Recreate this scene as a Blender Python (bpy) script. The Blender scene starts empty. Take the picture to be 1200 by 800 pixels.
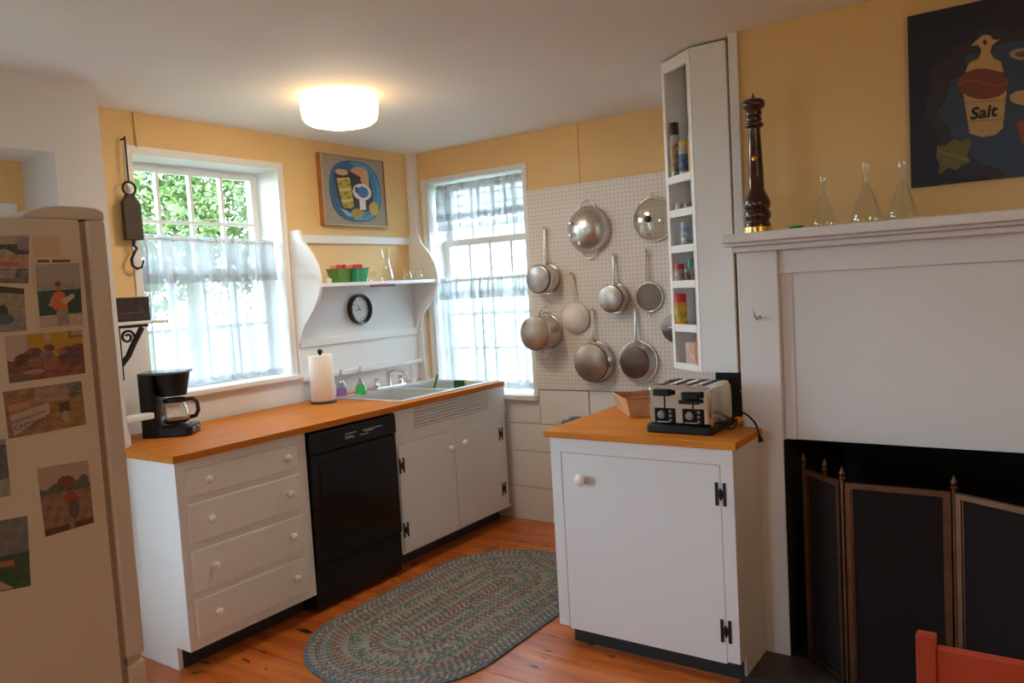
import bpy, bmesh, math, random
from mathutils import Vector, Matrix
random.seed(7)
PI = math.pi
scene = bpy.context.scene
COL = scene.collection

# ------------------------------------------------------------------ camera
FPX, EYE = 919.0, 1.55
def _axes():
    a = Vector((1236-600, 400-299, -FPX)).normalized()      # world +Y seen from the camera
    b = -Vector((-726-600, 400-413, -FPX)).normalized()     # world +X
    b = (b - a*(b.dot(a))*0.5).normalized()
    a = (a - b*(a.dot(b))).normalized()
    return b, a, b.cross(a)
AX, AY, AZ = _axes()
ROT = Matrix((AX, AY, AZ))
CAM = Vector((0, 0, EYE))
cam_d = bpy.data.cameras.new('camera'); cam_d.sensor_width = 36; cam_d.lens = FPX/1200*36
cam_d.clip_start = 0.02; cam_d.clip_end = 200
cam = bpy.data.objects.new('camera', cam_d); COL.objects.link(cam)
cam.matrix_world = Matrix.Translation(CAM) @ ROT.to_4x4()
scene.camera = cam

# ------------------------------------------------------------------ world, daylight, exposure
scene.view_settings.view_transform = 'Standard'
scene.view_settings.look = 'None'
scene.view_settings.gamma = 1
scene.view_settings.use_curve_mapping = False
scene.view_settings.exposure = 0.50
w = bpy.data.worlds.new('overcast_sky'); scene.world = w; w.use_nodes = True
bg = w.node_tree.nodes['Background']
bg.inputs[0].default_value = (0.71, 0.95, 1.20, 1); bg.inputs[1].default_value = 12.5
sun_d = bpy.data.lights.new('sun', 'SUN'); sun_d.energy = 2.5; sun_d.angle = 0.3; sun_d.color = (1, .95, .85)
sun = bpy.data.objects.new('sun', sun_d); COL.objects.link(sun)
sun.rotation_euler = Vector((-0.75, 0.35, -1.1)).to_track_quat('-Z', 'Y').to_euler()
scene.cycles.max_bounces = 10; scene.cycles.diffuse_bounces = 6; scene.cycles.transparent_max_bounces = 24
scene.cycles.sample_clamp_indirect = 6

def portal(name, loc, direction, sx, sy):
    d = bpy.data.lights.new(name, 'AREA'); d.shape = 'RECTANGLE'; d.size = sx; d.size_y = sy
    d.cycles.is_portal = True
    o = bpy.data.objects.new(name, d); COL.objects.link(o); o.location = loc
    o.rotation_euler = Vector(direction).to_track_quat('-Z', 'Y').to_euler()
portal('daylight_portal', (-4.06, 2.625, 1.72), (1, 0, 0), 0.95, 1.3)
portal('daylight_portal', (-3.2, 4.60, 1.6), (0, -1, 0), 0.9, 1.55)
portal('daylight_portal', (-4.02, 0.51, 1.27), (1, 0, 0), 1.25, 1.75)
portal('daylight_portal', (-1.64, -2.62, 1.5), (0, 1, 0), .55, 1.5)

# ------------------------------------------------------------------ pixels to points
def ray(u, v):
    return ROT @ Vector(((u-600)/FPX, (400-v)/FPX, -1))
def on(u, v, ax, val):
    d = ray(u, v); t = (val-CAM[ax])/d[ax]
    return CAM + d*t
def mpp(P):                                    # metres per pixel at P
    return -(ROT.transposed() @ (Vector(P)-CAM)).z/FPX

# ------------------------------------------------------------------ materials
def mat(name, col, rough=0.5, metal=0.0, noise=None, bump=None, spec=0.5, emis=None, coat=0.0, stretch=None, col2=None):
    m = bpy.data.materials.new(name); m.use_nodes = True
    nt = m.node_tree; b = nt.nodes['Principled BSDF']
    b.inputs['Base Color'].default_value = (*col, 1); b.inputs['Roughness'].default_value = rough
    b.inputs['Metallic'].default_value = metal; b.inputs['Specular IOR Level'].default_value = spec
    b.inputs['Coat Weight'].default_value = coat; b.inputs['Coat Roughness'].default_value = 0.12
    tc = nt.nodes.new('ShaderNodeTexCoord'); mp = nt.nodes.new('ShaderNodeMapping')
    nt.links.new(tc.outputs['Object'], mp.inputs['Vector'])
    if stretch: mp.inputs['Scale'].default_value = stretch
    if noise:
        n = nt.nodes.new('ShaderNodeTexNoise'); n.inputs['Scale'].default_value = noise[0]; n.inputs['Detail'].default_value = 6
        nt.links.new(mp.outputs[0], n.inputs['Vector'])
        r = nt.nodes.new('ShaderNodeValToRGB')
        c2 = col2 if col2 else tuple(c*(1-noise[1]) for c in col)
        r.color_ramp.elements[0].position = 0.35; r.color_ramp.elements[1].position = 0.7
        r.color_ramp.elements[0].color = (*c2, 1); r.color_ramp.elements[1].color = (*col, 1)
        nt.links.new(n.outputs['Fac'], r.inputs[0]); nt.links.new(r.outputs[0], b.inputs['Base Color'])
    if bump:
        n = nt.nodes.new('ShaderNodeTexNoise'); n.inputs['Scale'].default_value = bump[0]; n.inputs['Detail'].default_value = 4
        nt.links.new(mp.outputs[0], n.inputs['Vector'])
        bp = nt.nodes.new('ShaderNodeBump'); bp.inputs['Strength'].default_value = bump[1]; bp.inputs['Distance'].default_value = 0.004
        nt.links.new(n.outputs['Fac'], bp.inputs['Height']); nt.links.new(bp.outputs[0], b.inputs['Normal'])
    if emis:
        b.inputs['Emission Color'].default_value = (*emis[0], 1); b.inputs['Emission Strength'].default_value = emis[1]
    return m

def mat_thin(name, tint, gloss=0.12, rough=0.02):
    """thin clear glass: see-through with a fresnel sheen"""
    m = bpy.data.materials.new(name); m.use_nodes = True; nt = m.node_tree; nt.nodes.clear()
    o = nt.nodes.new('ShaderNodeOutputMaterial'); mx = nt.nodes.new('ShaderNodeMixShader')
    t = nt.nodes.new('ShaderNodeBsdfTransparent'); g = nt.nodes.new('ShaderNodeBsdfGlossy')
    lw = nt.nodes.new('ShaderNodeLayerWeight'); lw.inputs[0].default_value = 0.35
    ma = nt.nodes.new('ShaderNodeMath'); ma.operation = 'MULTIPLY_ADD'
    ma.inputs[1].default_value = 0.32; ma.inputs[2].default_value = gloss*0.2
    t.inputs[0].default_value = (*tint, 1); g.inputs['Roughness'].default_value = rough
    g.inputs['Color'].default_value = (.95, .97, 1, 1)
    nt.links.new(lw.outputs['Facing'], ma.inputs[0]); nt.links.new(ma.outputs[0], mx.inputs[0])
    nt.links.new(t.outputs[0], mx.inputs[1]); nt.links.new(g.outputs[0], mx.inputs[2]); nt.links.new(mx.outputs[0], o.inputs[0])
    return m

def mat_sheer(name, col, clear):
    """open weave: the holes close up where a fold turns the cloth edge-on, as a real net does"""
    m = bpy.data.materials.new(name); m.use_nodes = True; nt = m.node_tree; nt.nodes.clear()
    o = nt.nodes.new('ShaderNodeOutputMaterial'); mx = nt.nodes.new('ShaderNodeMixShader'); m2 = nt.nodes.new('ShaderNodeMixShader')
    t = nt.nodes.new('ShaderNodeBsdfTransparent'); d = nt.nodes.new('ShaderNodeBsdfDiffuse'); l = nt.nodes.new('ShaderNodeBsdfTranslucent')
    d.inputs[0].default_value = (*col, 1); l.inputs[0].default_value = (*col, 1); m2.inputs[0].default_value = 0.55
    lw = nt.nodes.new('ShaderNodeLayerWeight'); lw.inputs[0].default_value = 0.5
    ma = nt.nodes.new('ShaderNodeMath'); ma.operation = 'MULTIPLY_ADD'; ma.use_clamp = True
    ma.inputs[1].default_value = clear*1.25; ma.inputs[2].default_value = 1-clear
    nt.links.new(lw.outputs['Facing'], ma.inputs[0]); nt.links.new(ma.outputs[0], mx.inputs[0])
    nt.links.new(d.outputs[0], m2.inputs[1]); nt.links.new(l.outputs[0], m2.inputs[2])
    nt.links.new(t.outputs[0], mx.inputs[1]); nt.links.new(m2.outputs[0], mx.inputs[2]); nt.links.new(mx.outputs[0], o.inputs[0])
    return m

def mat_attr(name, rough=0.6, coat=0.0):
    m = bpy.data.materials.new(name); m.use_nodes = True; nt = m.node_tree; b = nt.nodes['Principled BSDF']
    a = nt.nodes.new('ShaderNodeAttribute'); a.attribute_name = 'print'
    nt.links.new(a.outputs['Color'], b.inputs['Base Color']); b.inputs['Roughness'].default_value = rough
    b.inputs['Coat Weight'].default_value = coat
    return m

def mat_pegboard():
    m = mat('pegboard_paint_hole_shade', (.74, .68, .63), 0.55)
    nt = m.node_tree; b = nt.nodes['Principled BSDF']; tc = nt.nodes['Texture Coordinate']
    mp = nt.nodes['Mapping']; mp.inputs['Scale'].default_value = (1/0.0254,)*3
    fr = nt.nodes.new('ShaderNodeVectorMath'); fr.operation = 'FRACTION'; nt.links.new(mp.outputs[0], fr.inputs[0])
    sb = nt.nodes.new('ShaderNodeVectorMath'); sb.operation = 'SUBTRACT'; sb.inputs[1].default_value = (.5, .5, .5)
    nt.links.new(fr.outputs[0], sb.inputs[0])
    ml = nt.nodes.new('ShaderNodeVectorMath'); ml.operation = 'MULTIPLY'; ml.inputs[1].default_value = (1, 0, 1)
    nt.links.new(sb.outputs[0], ml.inputs[0])
    ln = nt.nodes.new('ShaderNodeVectorMath'); ln.operation = 'LENGTH'; nt.links.new(ml.outputs[0], ln.inputs[0])
    lt = nt.nodes.new('ShaderNodeMath'); lt.operation = 'LESS_THAN'; lt.inputs[1].default_value = 0.15
    nt.links.new(ln.outputs['Value'], lt.inputs[0])
    mx = nt.nodes.new('ShaderNodeMix'); mx.data_type = 'RGBA'
    mx.inputs['A'].default_value = (.74, .68, .63, 1); mx.inputs['B'].default_value = (.36, .32, .29, 1)  # second colour paints the shade inside each hole; the board itself is flat
    nt.links.new(lt.outputs[0], mx.inputs['Factor']); nt.links.new(mx.outputs['Result'], b.inputs['Base Color'])
    return m

def mat_floor():
    m = mat('pine_floorboard', (.68, .19, .034), 0.3, noise=(2.2, 0), col2=(.42, .09, .014), stretch=(1, 9, 1), bump=(5, .25), coat=.2)
    nt = m.node_tree; b = nt.nodes['Principled BSDF']
    # knots and worn dark flecks with a shape of their own
    tc = nt.nodes['Texture Coordinate']
    v = nt.nodes.new('ShaderNodeTexNoise'); v.inputs['Scale'].default_value = 1.0; v.inputs['Detail'].default_value = 4
    mp = nt.nodes.new('ShaderNodeMapping'); mp.inputs['Scale'].default_value = (8, 24, 8)
    nt.links.new(tc.outputs['Object'], mp.inputs[0]); nt.links.new(mp.outputs[0], v.inputs['Vector'])
    r = nt.nodes.new('ShaderNodeValToRGB'); r.color_ramp.elements[0].position = .62; r.color_ramp.elements[1].position = .69
    nt.links.new(v.outputs['Fac'], r.inputs[0])
    mx = nt.nodes.new('ShaderNodeMix'); mx.data_type = 'RGBA'; mx.inputs['B'].default_value = (.05, .014, .006, 1)
    nt.links.new(r.outputs[0], mx.inputs['Factor']); nt.links.new(nt.nodes['Color Ramp'].outputs[0], mx.inputs['A'])
    nt.links.new(mx.outputs['Result'], b.inputs['Base Color'])
    return m

WHITE = mat('white_paint', (.79, .785, .78), .42, bump=(60, .05))
WALLW = mat('white_wall_paint', (.72, .71, .70), .6, bump=(35, .12))
CEIL = mat('ceiling_paint', (.84, .835, .83), .75, bump=(20, .1), noise=(1.2, .04))
YEL = mat('yellow_wall_paint', (.80, .535, .235), .6, bump=(35, .12), noise=(1.5, .05))
FLOOR = mat_floor()
PEG = mat_pegboard()
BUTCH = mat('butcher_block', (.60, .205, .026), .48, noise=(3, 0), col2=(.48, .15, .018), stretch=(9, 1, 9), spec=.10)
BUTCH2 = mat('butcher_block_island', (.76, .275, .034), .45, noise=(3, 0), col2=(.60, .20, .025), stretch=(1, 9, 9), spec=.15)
BLACKP = mat('black_plastic', (.009, .009, .011), .38, spec=.3)
BLACKG = mat('black_gloss', (.004, .004, .007), .14, spec=.3, coat=.1)
IRON = mat('black_iron', (.02, .018, .018), .5, metal=.4, bump=(80, .2))
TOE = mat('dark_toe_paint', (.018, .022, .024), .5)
STEEL = mat('stainless_steel', (.62, .58, .55), .27, metal=1, bump=(90, .04))
SINKST = mat('satin_sink_steel', (.78, .77, .76), .38, metal=.85)
CHROME = mat('chrome', (.80, .78, .76), .09, metal=1)
ALU = mat('spun_aluminium', (.66, .64, .62), .3, metal=1, bump=(60, .06))
COPPER = mat('heat_tinted_base', (.50, .36, .26), .32, metal=1, noise=(9, .35))
BURNT = mat('burnt_pan_base', (.24, .15, .115), .38, metal=.9, noise=(8, .5))
BRASS = mat('antique_brass', (.20, .105, .055), .45, metal=1, noise=(14, .3))
GOLD = mat('polished_brass', (.80, .52, .12), .25, metal=1)
MESH = mat('dark_screen_mesh', (.016, .011, .011), .8, bump=(400, .4), spec=.12)
SOOT = mat('sooty_firebox', (.012, .011, .011), .9, bump=(18, .5))
SLATE = mat('dark_hearth_slate', (.085, .065, .06), .55, noise=(6, .5), bump=(12, .3))
FRIDGE = mat('fridge_enamel', (.66, .62, .56), .45, bump=(250, .06))
FRIDGE2 = mat('fridge_door_enamel', (.66, .62, .58), .4)
GASKET = mat('grey_gasket', (.30, .25, .215), .6)
GLASS = mat_thin('window_glass', (.97, .99, .98), .08)
CLEAR = mat_thin('clear_glassware', (.97, .98, .97), .12)
SHEER = mat_sheer('sheer_curtain', (.50, .50, .51), .30)
SHEERF = mat_sheer('sheer_curtain_flap', (.60, .60, .62), .62)
SHEER2 = mat_sheer('sheer_curtain_hem', (.55, .55, .57), .55)
PAPER = mat('paper_towel', (.86, .80, .74), .9, bump=(120, .3))
MILLW = mat('dark_turned_wood', (.055, .014, .010), .2, noise=(8, .4), coat=.5)
WICK = mat('wood_splint', (.66, .32, .13), .55, noise=(12, .3))
REDW = mat('red_painted_wood', (.56, .070, .020), .5, noise=(5, .25))
DARKFR = mat('dark_frame_wood', (.05, .02, .015), .4)
FRAMEW = mat('picture_frame_wood', (.42, .17, .06), .4, noise=(9, .3))
PRINT = mat_attr('flat_print', .55)
PRINTG = mat_attr('glossy_photo_print', .4)
WOOL = mat_attr('braided_wool', .95)
GREENB = mat('green_berry_box', (.03, .30, .13), .5)
GREEND = mat('green_berry_box_worn', (.10, .24, .045), .55)
REDC = mat('red_plastic', (.55, .02, .02), .35)
LEAF = mat('tree_leaf', (.13, .21, .04), .6, noise=(.6, .5))
BARK = mat('bark', (.13, .09, .06), .9, bump=(10, .6))
GRASS = mat('lawn', (.085, .12, .035), .9, noise=(.5, .35))
CLAP = mat('white_clapboard', (.82, .82, .80), .7)
MILK = mat('milky_plastic', (.80, .74, .68), .45)
def plain(n, c, r=.45, **k): return mat(n, c, r, **k)

# ------------------------------------------------------------------ mesh helpers
def worg(o):
    p = Vector((0, 0, 0))
    while o is not None:
        p += o.location; o = o.parent
    return p
class MB:
    def __init__(s): s.v = []; s.f = []; s.c = []
    def add(s, vs, fs, col=None):
        k = len(s.v); s.v += [Vector(p) for p in vs]
        for f in fs: s.f.append([i+k for i in f]); s.c.append(col)
        return s
    def box(s, x0, x1, y0, y1, z0, z1, M=None):
        vs = [Vector((x, y, z)) for x in (x0, x1) for y in (y0, y1) for z in (z0, z1)]
        if M is not None: vs = [M(p) if callable(M) else M @ p for p in vs]
        return s.add(vs, [(0,1,3,2),(4,6,7,5),(0,4,5,1),(2,3,7,6),(0,2,6,4),(1,5,7,3)])
    def prism(s, poly, f0, f1):
        """poly: list of 2-tuples; f0/f1 map (a,b) to a point on either cap"""
        n = len(poly); vs = [f0(*p) for p in poly]+[f1(*p) for p in poly]
        fs = [tuple(range(n)), tuple(range(2*n-1, n-1, -1))]
        fs += [(i, (i+1) % n, n+(i+1) % n, n+i) for i in range(n)]
        return s.add(vs, fs)
    def lathe(s, prof, c=(0, 0, 0), n=24, M=None):
        c = Vector(c); vs = []; fs = []
        for r, z in prof:
            for i in range(n):
                a = 2*PI*i/n; vs.append(Vector((r*math.cos(a), r*math.sin(a), z)))
        for j in range(len(prof)-1):
            for i in range(n):
                k = (i+1) % n
                fs.append((j*n+i, j*n+k, (j+1)*n+k, (j+1)*n+i))
        if prof[0][0] > 1e-6: fs.append(tuple(range(n-1, -1, -1)))
        if prof[-1][0] > 1e-6: fs.append(tuple((len(prof)-1)*n+i for i in range(n)))
        vs = [(M @ p if M is not None else p)+c for p in vs]
        return s.add(vs, fs)
    def shell(s, prof, c=(0, 0, 0), n=24, M=None):
        """like lathe but the profile is closed on itself (hollow thing)"""
        c = Vector(c); vs = []; fs = []; m = len(prof)
        for r, z in prof:
            for i in range(n):
                a = 2*PI*i/n; vs.append(Vector((r*math.cos(a), r*math.sin(a), z)))
        for j in range(m):
            for i in range(n):
                k = (i+1) % n; q = (j+1) % m
                fs.append((j*n+i, j*n+k, q*n+k, q*n+i))
        vs = [(M @ p if M is not None else p)+c for p in vs]
        return s.add(vs, fs)
    def tube(s, path, r, n=8, closed=False, flat=None):
        P = [Vector(p) for p in path]; m = len(P); vs = []; fs = []
        up = Vector((0, 0, 1)); prev = None
        for i in range(m):
            a = P[(i-1) % m] if (closed or i > 0) else P[i]; b = P[(i+1) % m] if (closed or i < m-1) else P[i]
            t = (b-a).normalized()
            if prev is None:
                u = t.cross(up)
                if u.length < 1e-3: u = t.cross(Vector((1, 0, 0)))
                u.normalize()
            else:
                u = (prev - t*prev.dot(t)).normalized()
            prev = u; wv = t.cross(u)
            rr = r[i] if isinstance(r, (list, tuple)) else r
            for k in range(n):
                an = 2*PI*k/n
                vs.append(P[i] + u*(rr*math.cos(an)) + wv*(rr*math.sin(an)*(flat or 1)))
        for i in range(m if closed else m-1):
            q = (i+1) % m
            for k in range(n):
                k2 = (k+1) % n; fs.append((i*n+k, i*n+k2, q*n+k2, q*n+k))
        if not closed: fs += [tuple(range(n-1, -1, -1)), tuple((m-1)*n+k for k in range(n))]
        return s.add(vs, fs)
    def ball(s, c, r, n=12, sc=(1, 1, 1), M=None):
        k = max(4, n//2)
        prof = [(r*math.sin(PI*j/k), -r*math.cos(PI*j/k)) for j in range(k+1)]
        prof[0] = (0, -r); prof[-1] = (0, r)
        S = Matrix.Diagonal((*sc, 1)).to_3x3()
        return s.lathe(prof, c, n, (M @ S) if M is not None else S)
    def grid(s, fn, nu, nv, colfn=None):
        k = len(s.v)
        for j in range(nv+1):
            for i in range(nu+1): s.v.append(Vector(fn(i/nu, j/nv)))
        for j in range(nv):
            for i in range(nu):
                a = k+j*(nu+1)+i; s.f.append([a, a+1, a+nu+2, a+nu+1])
                s.c.append(colfn((i+.5)/nu, (j+.5)/nv) if colfn else None)
        return s
    def build(s, name, m, parent=None, smooth=None, bevel=0, kind=None, label=None, local=False, recalc=True, weld=True):
        me = bpy.data.meshes.new(name)
        vs = s.v
        if parent is not None:
            org = Vector((0, 0, 0)) if local else worg(parent); loc = Vector((0, 0, 0))
        elif local:
            org = Vector((0, 0, 0)); loc = org
        else:
            lo = [min(p[i] for p in vs) for i in range(3)]; hi = [max(p[i] for p in vs) for i in range(3)]
            org = Vector(((lo[0]+hi[0])/2, (lo[1]+hi[1])/2, lo[2])); loc = org
        me.from_pydata([p-org for p in vs], [], s.f)
        if any(c is not None for c in s.c):
            at = me.color_attributes.new('print', 'FLOAT_COLOR', 'CORNER')
            buf = []
            for poly, c in zip(me.polygons, s.c):
                cc = c or (.5, .5, .5)
                for _ in range(poly.loop_total): buf += [cc[0], cc[1], cc[2], 1.0]
            at.data.foreach_set('color', buf)
        if recalc or weld:
            bm = bmesh.new(); bm.from_mesh(me)
            if weld: bmesh.ops.remove_doubles(bm, verts=bm.verts, dist=1e-6)
            if recalc: bmesh.ops.recalc_face_normals(bm, faces=bm.faces)
            bm.to_mesh(me); bm.free()
        me.materials.append(m)
        if smooth is not None:
            me.polygons.foreach_set('use_smooth', [True]*len(me.polygons))
            me.set_sharp_from_angle(angle=math.radians(smooth))
        o = bpy.data.objects.new(name, me); COL.objects.link(o); o.location = loc
        if parent is not None: o.parent = parent
        if bevel:
            b = o.modifiers.new('edge_bevel', 'BEVEL'); b.width = bevel; b.segments = 2
            b.limit_method = 'ANGLE'; b.angle_limit = math.radians(40)
        if kind: o['kind'] = kind
        if label: o['label'] = label
        return o
def thing(name, label, cat, loc=(0, 0, 0), group=None, rotz=0):
    o = bpy.data.objects.new(name, None); COL.objects.link(o); o.location = loc; o.rotation_euler = (0, 0, rotz)
    o.empty_display_size = 0.05
    o['label'] = label; o['category'] = cat
    if group: o['group'] = group
    return o
def struct(name, loc=(0, 0, 0)):
    o = bpy.data.objects.new(name, None); COL.objects.link(o); o.location = loc; o.empty_display_size = .05; o['kind'] = 'structure'
    return o
def tag(o, label, cat, group=None):
    o['label'] = label; o['category'] = cat
    if group: o['group'] = group
    return o
def B(*a): return MB().box(*a)
def hsh(i, j=0): return (math.sin(i*12.9898+j*78.233)*43758.5453) % 1.0

# ================================================================== THE ROOM
XA, YB, ZC = -3.74, 4.25, 2.517          # sink wall, pegboard wall, ceiling
XP, YP = -3.388, 1.85                    # deep wall standing out beside the sink wall, its end
XR, YK = 1.75, -2.3                      # right wall, wall behind the camera
YF, XF = 3.21, -1.08                     # chimney wall and its side
# floor
fl = B(-4.4, XR+.2, YK-.2, YB+.3, -.12, -.022).build('floor', plain('subfloor', (.05, .02, .01), .9)); fl['kind'] = 'structure'
y = YB+.04; i = 0
while y > YK:
    wd = .15+.10*hsh(i, 3)
    cut = -1.9+2.6*hsh(i, 5)
    for (a, b) in ((XA-.05, cut-.0015), (cut+.0015, XR)):
        B(a, b, y-wd+.0035, y, -.022, -.0008*hsh(i, a)).build('plank', FLOOR, fl, bevel=.0015)
    y -= wd; i += 1
# ceiling
ce = B(-4.4, XR+.2, YK-.2, YB+.3, ZC, ZC+.15).build('ceiling', CEIL); ce['kind'] = 'structure'

def wall(name, boxes, m):
    mb = MB()
    for b in boxes: mb.box(*b)
    o = mb.build(name, m, weld=False); o['kind'] = 'structure'; return o
# sink wall (left) with its window opening
WA = (2.17, 3.085, 1.10, 2.33)
wl = wall('wall_left', [(-4.06, XA, YP, WA[0], 0, ZC), (-4.06, XA, WA[1], YB+.3, 0, ZC),
                        (-4.06, XA, WA[0], WA[1], 0, WA[2]), (-4.06, XA, WA[0], WA[1], WA[3], ZC)], YEL)
# white boards over the lower part of the sink wall
for nm, a in (('wainscot_board', (XA, XA+.012, YP, WA[0]-.005, .80, 1.47)),
              ('wainscot_board', (XA, XA+.012, WA[1]+.03, 4.19, 1.085, 1.618)),
              ('wainscot_board', (XA, XA+.012, WA[1]+.03, 4.19, .70, 1.055)),
              ('wainscot_board', (XA, XA+.012, WA[0]-.005, WA[1]+.03, .70, 1.073))):
    B(*a).build(nm, WHITE, wl, bevel=.002)
B(XA, XA+.045, WA[1]+.03, 4.25, 1.055, 1.085).build('ledge_board', WHITE, wl, bevel=.004)
B(XA+.012, XA+.026, 3.13, 4.19, 1.258, 1.305).build('rail_board', WHITE, wl, bevel=.004)
B(XA, XA+.06, 4.19, YB, .3, ZC).build('corner_post', WHITE, wl, bevel=.003)
# deep wall beside the sink wall with a window embrasure
NY0, NY1, NZ0, NZ1, NX = -.25, 1.65, .02, 2.213, -3.682
W3 = (-.10, 1.10, .50, 2.12)
wd_ = wall('wall_left_deep', [(-4.0, XP, YK, NY0, 0, ZC), (-4.0, XP, NY1, YP, 0, ZC), (-4.0, XP, NY0, NY1, 0, NZ0), (-4.0, XP, NY0, NY1, NZ1, ZC)], WALLW)
wall('wall_left_embrasure', [(-4.0, NX, NY0, W3[0], NZ0, NZ1), (-4.0, NX, W3[1], NY1, NZ0, NZ1), (-4.0, NX, W3[0], W3[1], NZ0, W3[2]), (-4.0, NX, W3[0], W3[1], W3[3], NZ1)], YEL)
# pegboard wall (back) with its window opening
WB = (-3.62, -2.785, .835, 2.32)
wb = wall('wall_back', [(-4.06, WB[0], YB, YB+.32, 0, ZC), (WB[1], XF+.3, YB, YB+.32, 0, ZC),
                        (WB[0], WB[1], YB, YB+.32, 0, WB[2]), (WB[0], WB[1], YB, YB+.32, WB[3], ZC)], YEL)
for a in ((-3.7, -2.756, .652, .80), (-3.7, -2.393, .225, .462), (-2.389, XF, .225, .646), (-3.7, -2.393, .466, .648),
          (-2.752, -2.393, .652, .878), (-2.385, XF, .652, .878), (-3.7, -2.2, .0, .221), (-2.196, XF, .0, .221)):
    B(a[0], a[1], YB-.014, YB, a[2], a[3]).build('wainscot_board', WHITE, wb, bevel=.002)
B(-2.4, -2.38, YB-.006, YB, 2.155, ZC).build('cover_strip', YEL, wb)
# chimney walls
wall('wall_chimney_side', [(XF, XF+.09, YF+.3, YB+.3, 0, ZC)], WALLW)
wall('wall_fireplace', [(XF, XR+.2, YF, YF+.3, .885, ZC), (.78, XR+.2, YF, YF+.3, 0, .885), (XF, -.90, YF, YF+.3, 0, .885)], YEL)
wall('wall_firebox', [(-.98, -.882, 3.106, 3.85, 0, .884), (.747, .85, 3.106, 3.85, 0, .884), (-.98, .85, 3.75, 3.85, 0, .95), (-.98, .85, YF+.3, 3.85, .885, .95), (-.885,.75,3.12,3.75,.0,.006)], SOOT)
t1 = B(XF, -1.042, YF-.012, YF, 1.706, ZC).build('trim_1', WHITE, bevel=.002); t1['kind'] = 'structure'
tq = on(20, 238, 0, NX+.02)
t4 = B(NX, NX+.02, 1.10, tq.y, NZ0+.1, tq.z).build('trim_4', WHITE, bevel=.003); t4['kind'] = 'structure'
# walls behind the camera
wall('wall_right', [(XR, XR+.2, YK-.2, YF+.3, 0, ZC)], YEL)
W4 = (-1.9, -1.38, .85, 2.15)
wall('wall_behind', [(-4.0, W4[0], YK-.25, YK, 0, ZC), (W4[1], XR, YK-.25, YK, 0, ZC), (W4[0], W4[1], YK-.25, YK, 0, W4[2]), (W4[0], W4[1], YK-.25, YK, W4[3], ZC)], YEL)

# ------------------------------------------------------------------ windows
def window(name, M, u0, u1, z0, z1, dsash, sashes, cols, depth, stool_out, stool_t=.03):
    """M(u, d, z): u along the wall, d outward from the inner wall face"""
    W = struct(name, M(Vector(((u0+u1)/2, dsash, z0))))
    def part(nm, b, m=WHITE, par=None, bev=.002):
        return MB().box(*b, M=M).build(nm, m, par or W, bevel=bev)
    t = .018
    part('jamb', (u0, u0+t, -.006, depth, z0, z1)); part('jamb', (u1-t, u1, -.006, depth, z0, z1))
    part('head', (u0+t, u1-t, -.006, depth, z1-t, z1))
    part('stool', (u0-.02, u1+.02, -stool_out, depth, z0-stool_t+.004, z0+.004), bev=.006)
    f = .045
    for (a, b, d, rows) in sashes:
        S = MB()
        x0, x1 = u0+t, u1-t
        S.box(x0, x0+f, d, d+.035, a, b, M=M).box(x1-f, x1, d, d+.035, a, b, M=M)
        S.box(x0+f, x1-f, d, d+.035, a, a+f, M=M).box(x0+f, x1-f, d, d+.035, b-f, b, M=M)
        so = S.build('sash', WHITE, W, weld=False)
        gx0, gx1, gz0, gz1 = x0+f, x1-f, a+f, b-f
        cw = (gx1-gx0)/cols; rh = (gz1-gz0)/rows
        for i in range(1, cols): part('muntin', (gx0+i*cw-.009, gx0+i*cw+.009, d+.004, d+.031, gz0, gz1), par=so, bev=0)
        for j in range(1, rows): part('muntin', (gx0, gx1, d+.006, d+.029, gz0+j*rh-.009, gz0+j*rh+.009), par=so, bev=0)
        for i in range(cols):
            for j in range(rows):
                part('pane', (gx0+i*cw+.009, gx0+(i+1)*cw-.009, d+.017, d+.020, gz0+j*rh+.009, gz0+(j+1)*rh-.009), GLASS, so, 0)
    return W
MA = lambda p: Vector((XA-p[1], p[0], p[2]))
MBk = lambda p: Vector((p[0], YB+p[1], p[2]))
M3 = lambda p: Vector((NX-p[1], p[0], p[2]))
M4 = lambda p: Vector((p[0], YK-p[1], p[2]))
window('window_1', MA, *WA, .12, [(1.70, 2.312, .19, 2), (1.10, 1.745, .14, 2)], 4, .30, .04)
window('window_2', MBk, *WB, .15, [(1.86, 2.30, .20, 2), (.85, 1.905, .15, 4)], 4, .30, .05, .034)
window('window_3', M3, *W3, .1, [(1.10, 2.10, .16, 3), (.50, 1.145, .11, 2)], 4, .25, .03)
window('window_4', M4, *W4, .1, [(1.50, 2.13, .16, 2), (.86, 1.545, .11, 2)], 2, .22, .03)
# small frame edges that stand proud of the yellow plaster
tr = MB()
for b in ((WA[0]-.022, WA[0], -.008, 0, WA[2], WA[3]+.022), (WA[1], WA[1]+.022, -.008, 0, WA[2], WA[3]+.022), (WA[0], WA[1], -.008, 0, WA[3], WA[3]+.022)): tr.box(*b, M=MA)
o = tr.build('trim_2', WHITE, weld=False); o['kind'] = 'structure'
tr = MB()
for b in ((WB[0]-.03, WB[0], -.01, 0, WB[2], WB[3]+.012), (WB[1], WB[1]+.02, -.01, 0, WB[2], WB[3]+.012), (WB[0], WB[1], -.01, 0, WB[3], WB[3]+.012)): tr.box(*b, M=MBk)
o = tr.build('trim_3', WHITE, weld=False); o['kind'] = 'structure'

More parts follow.
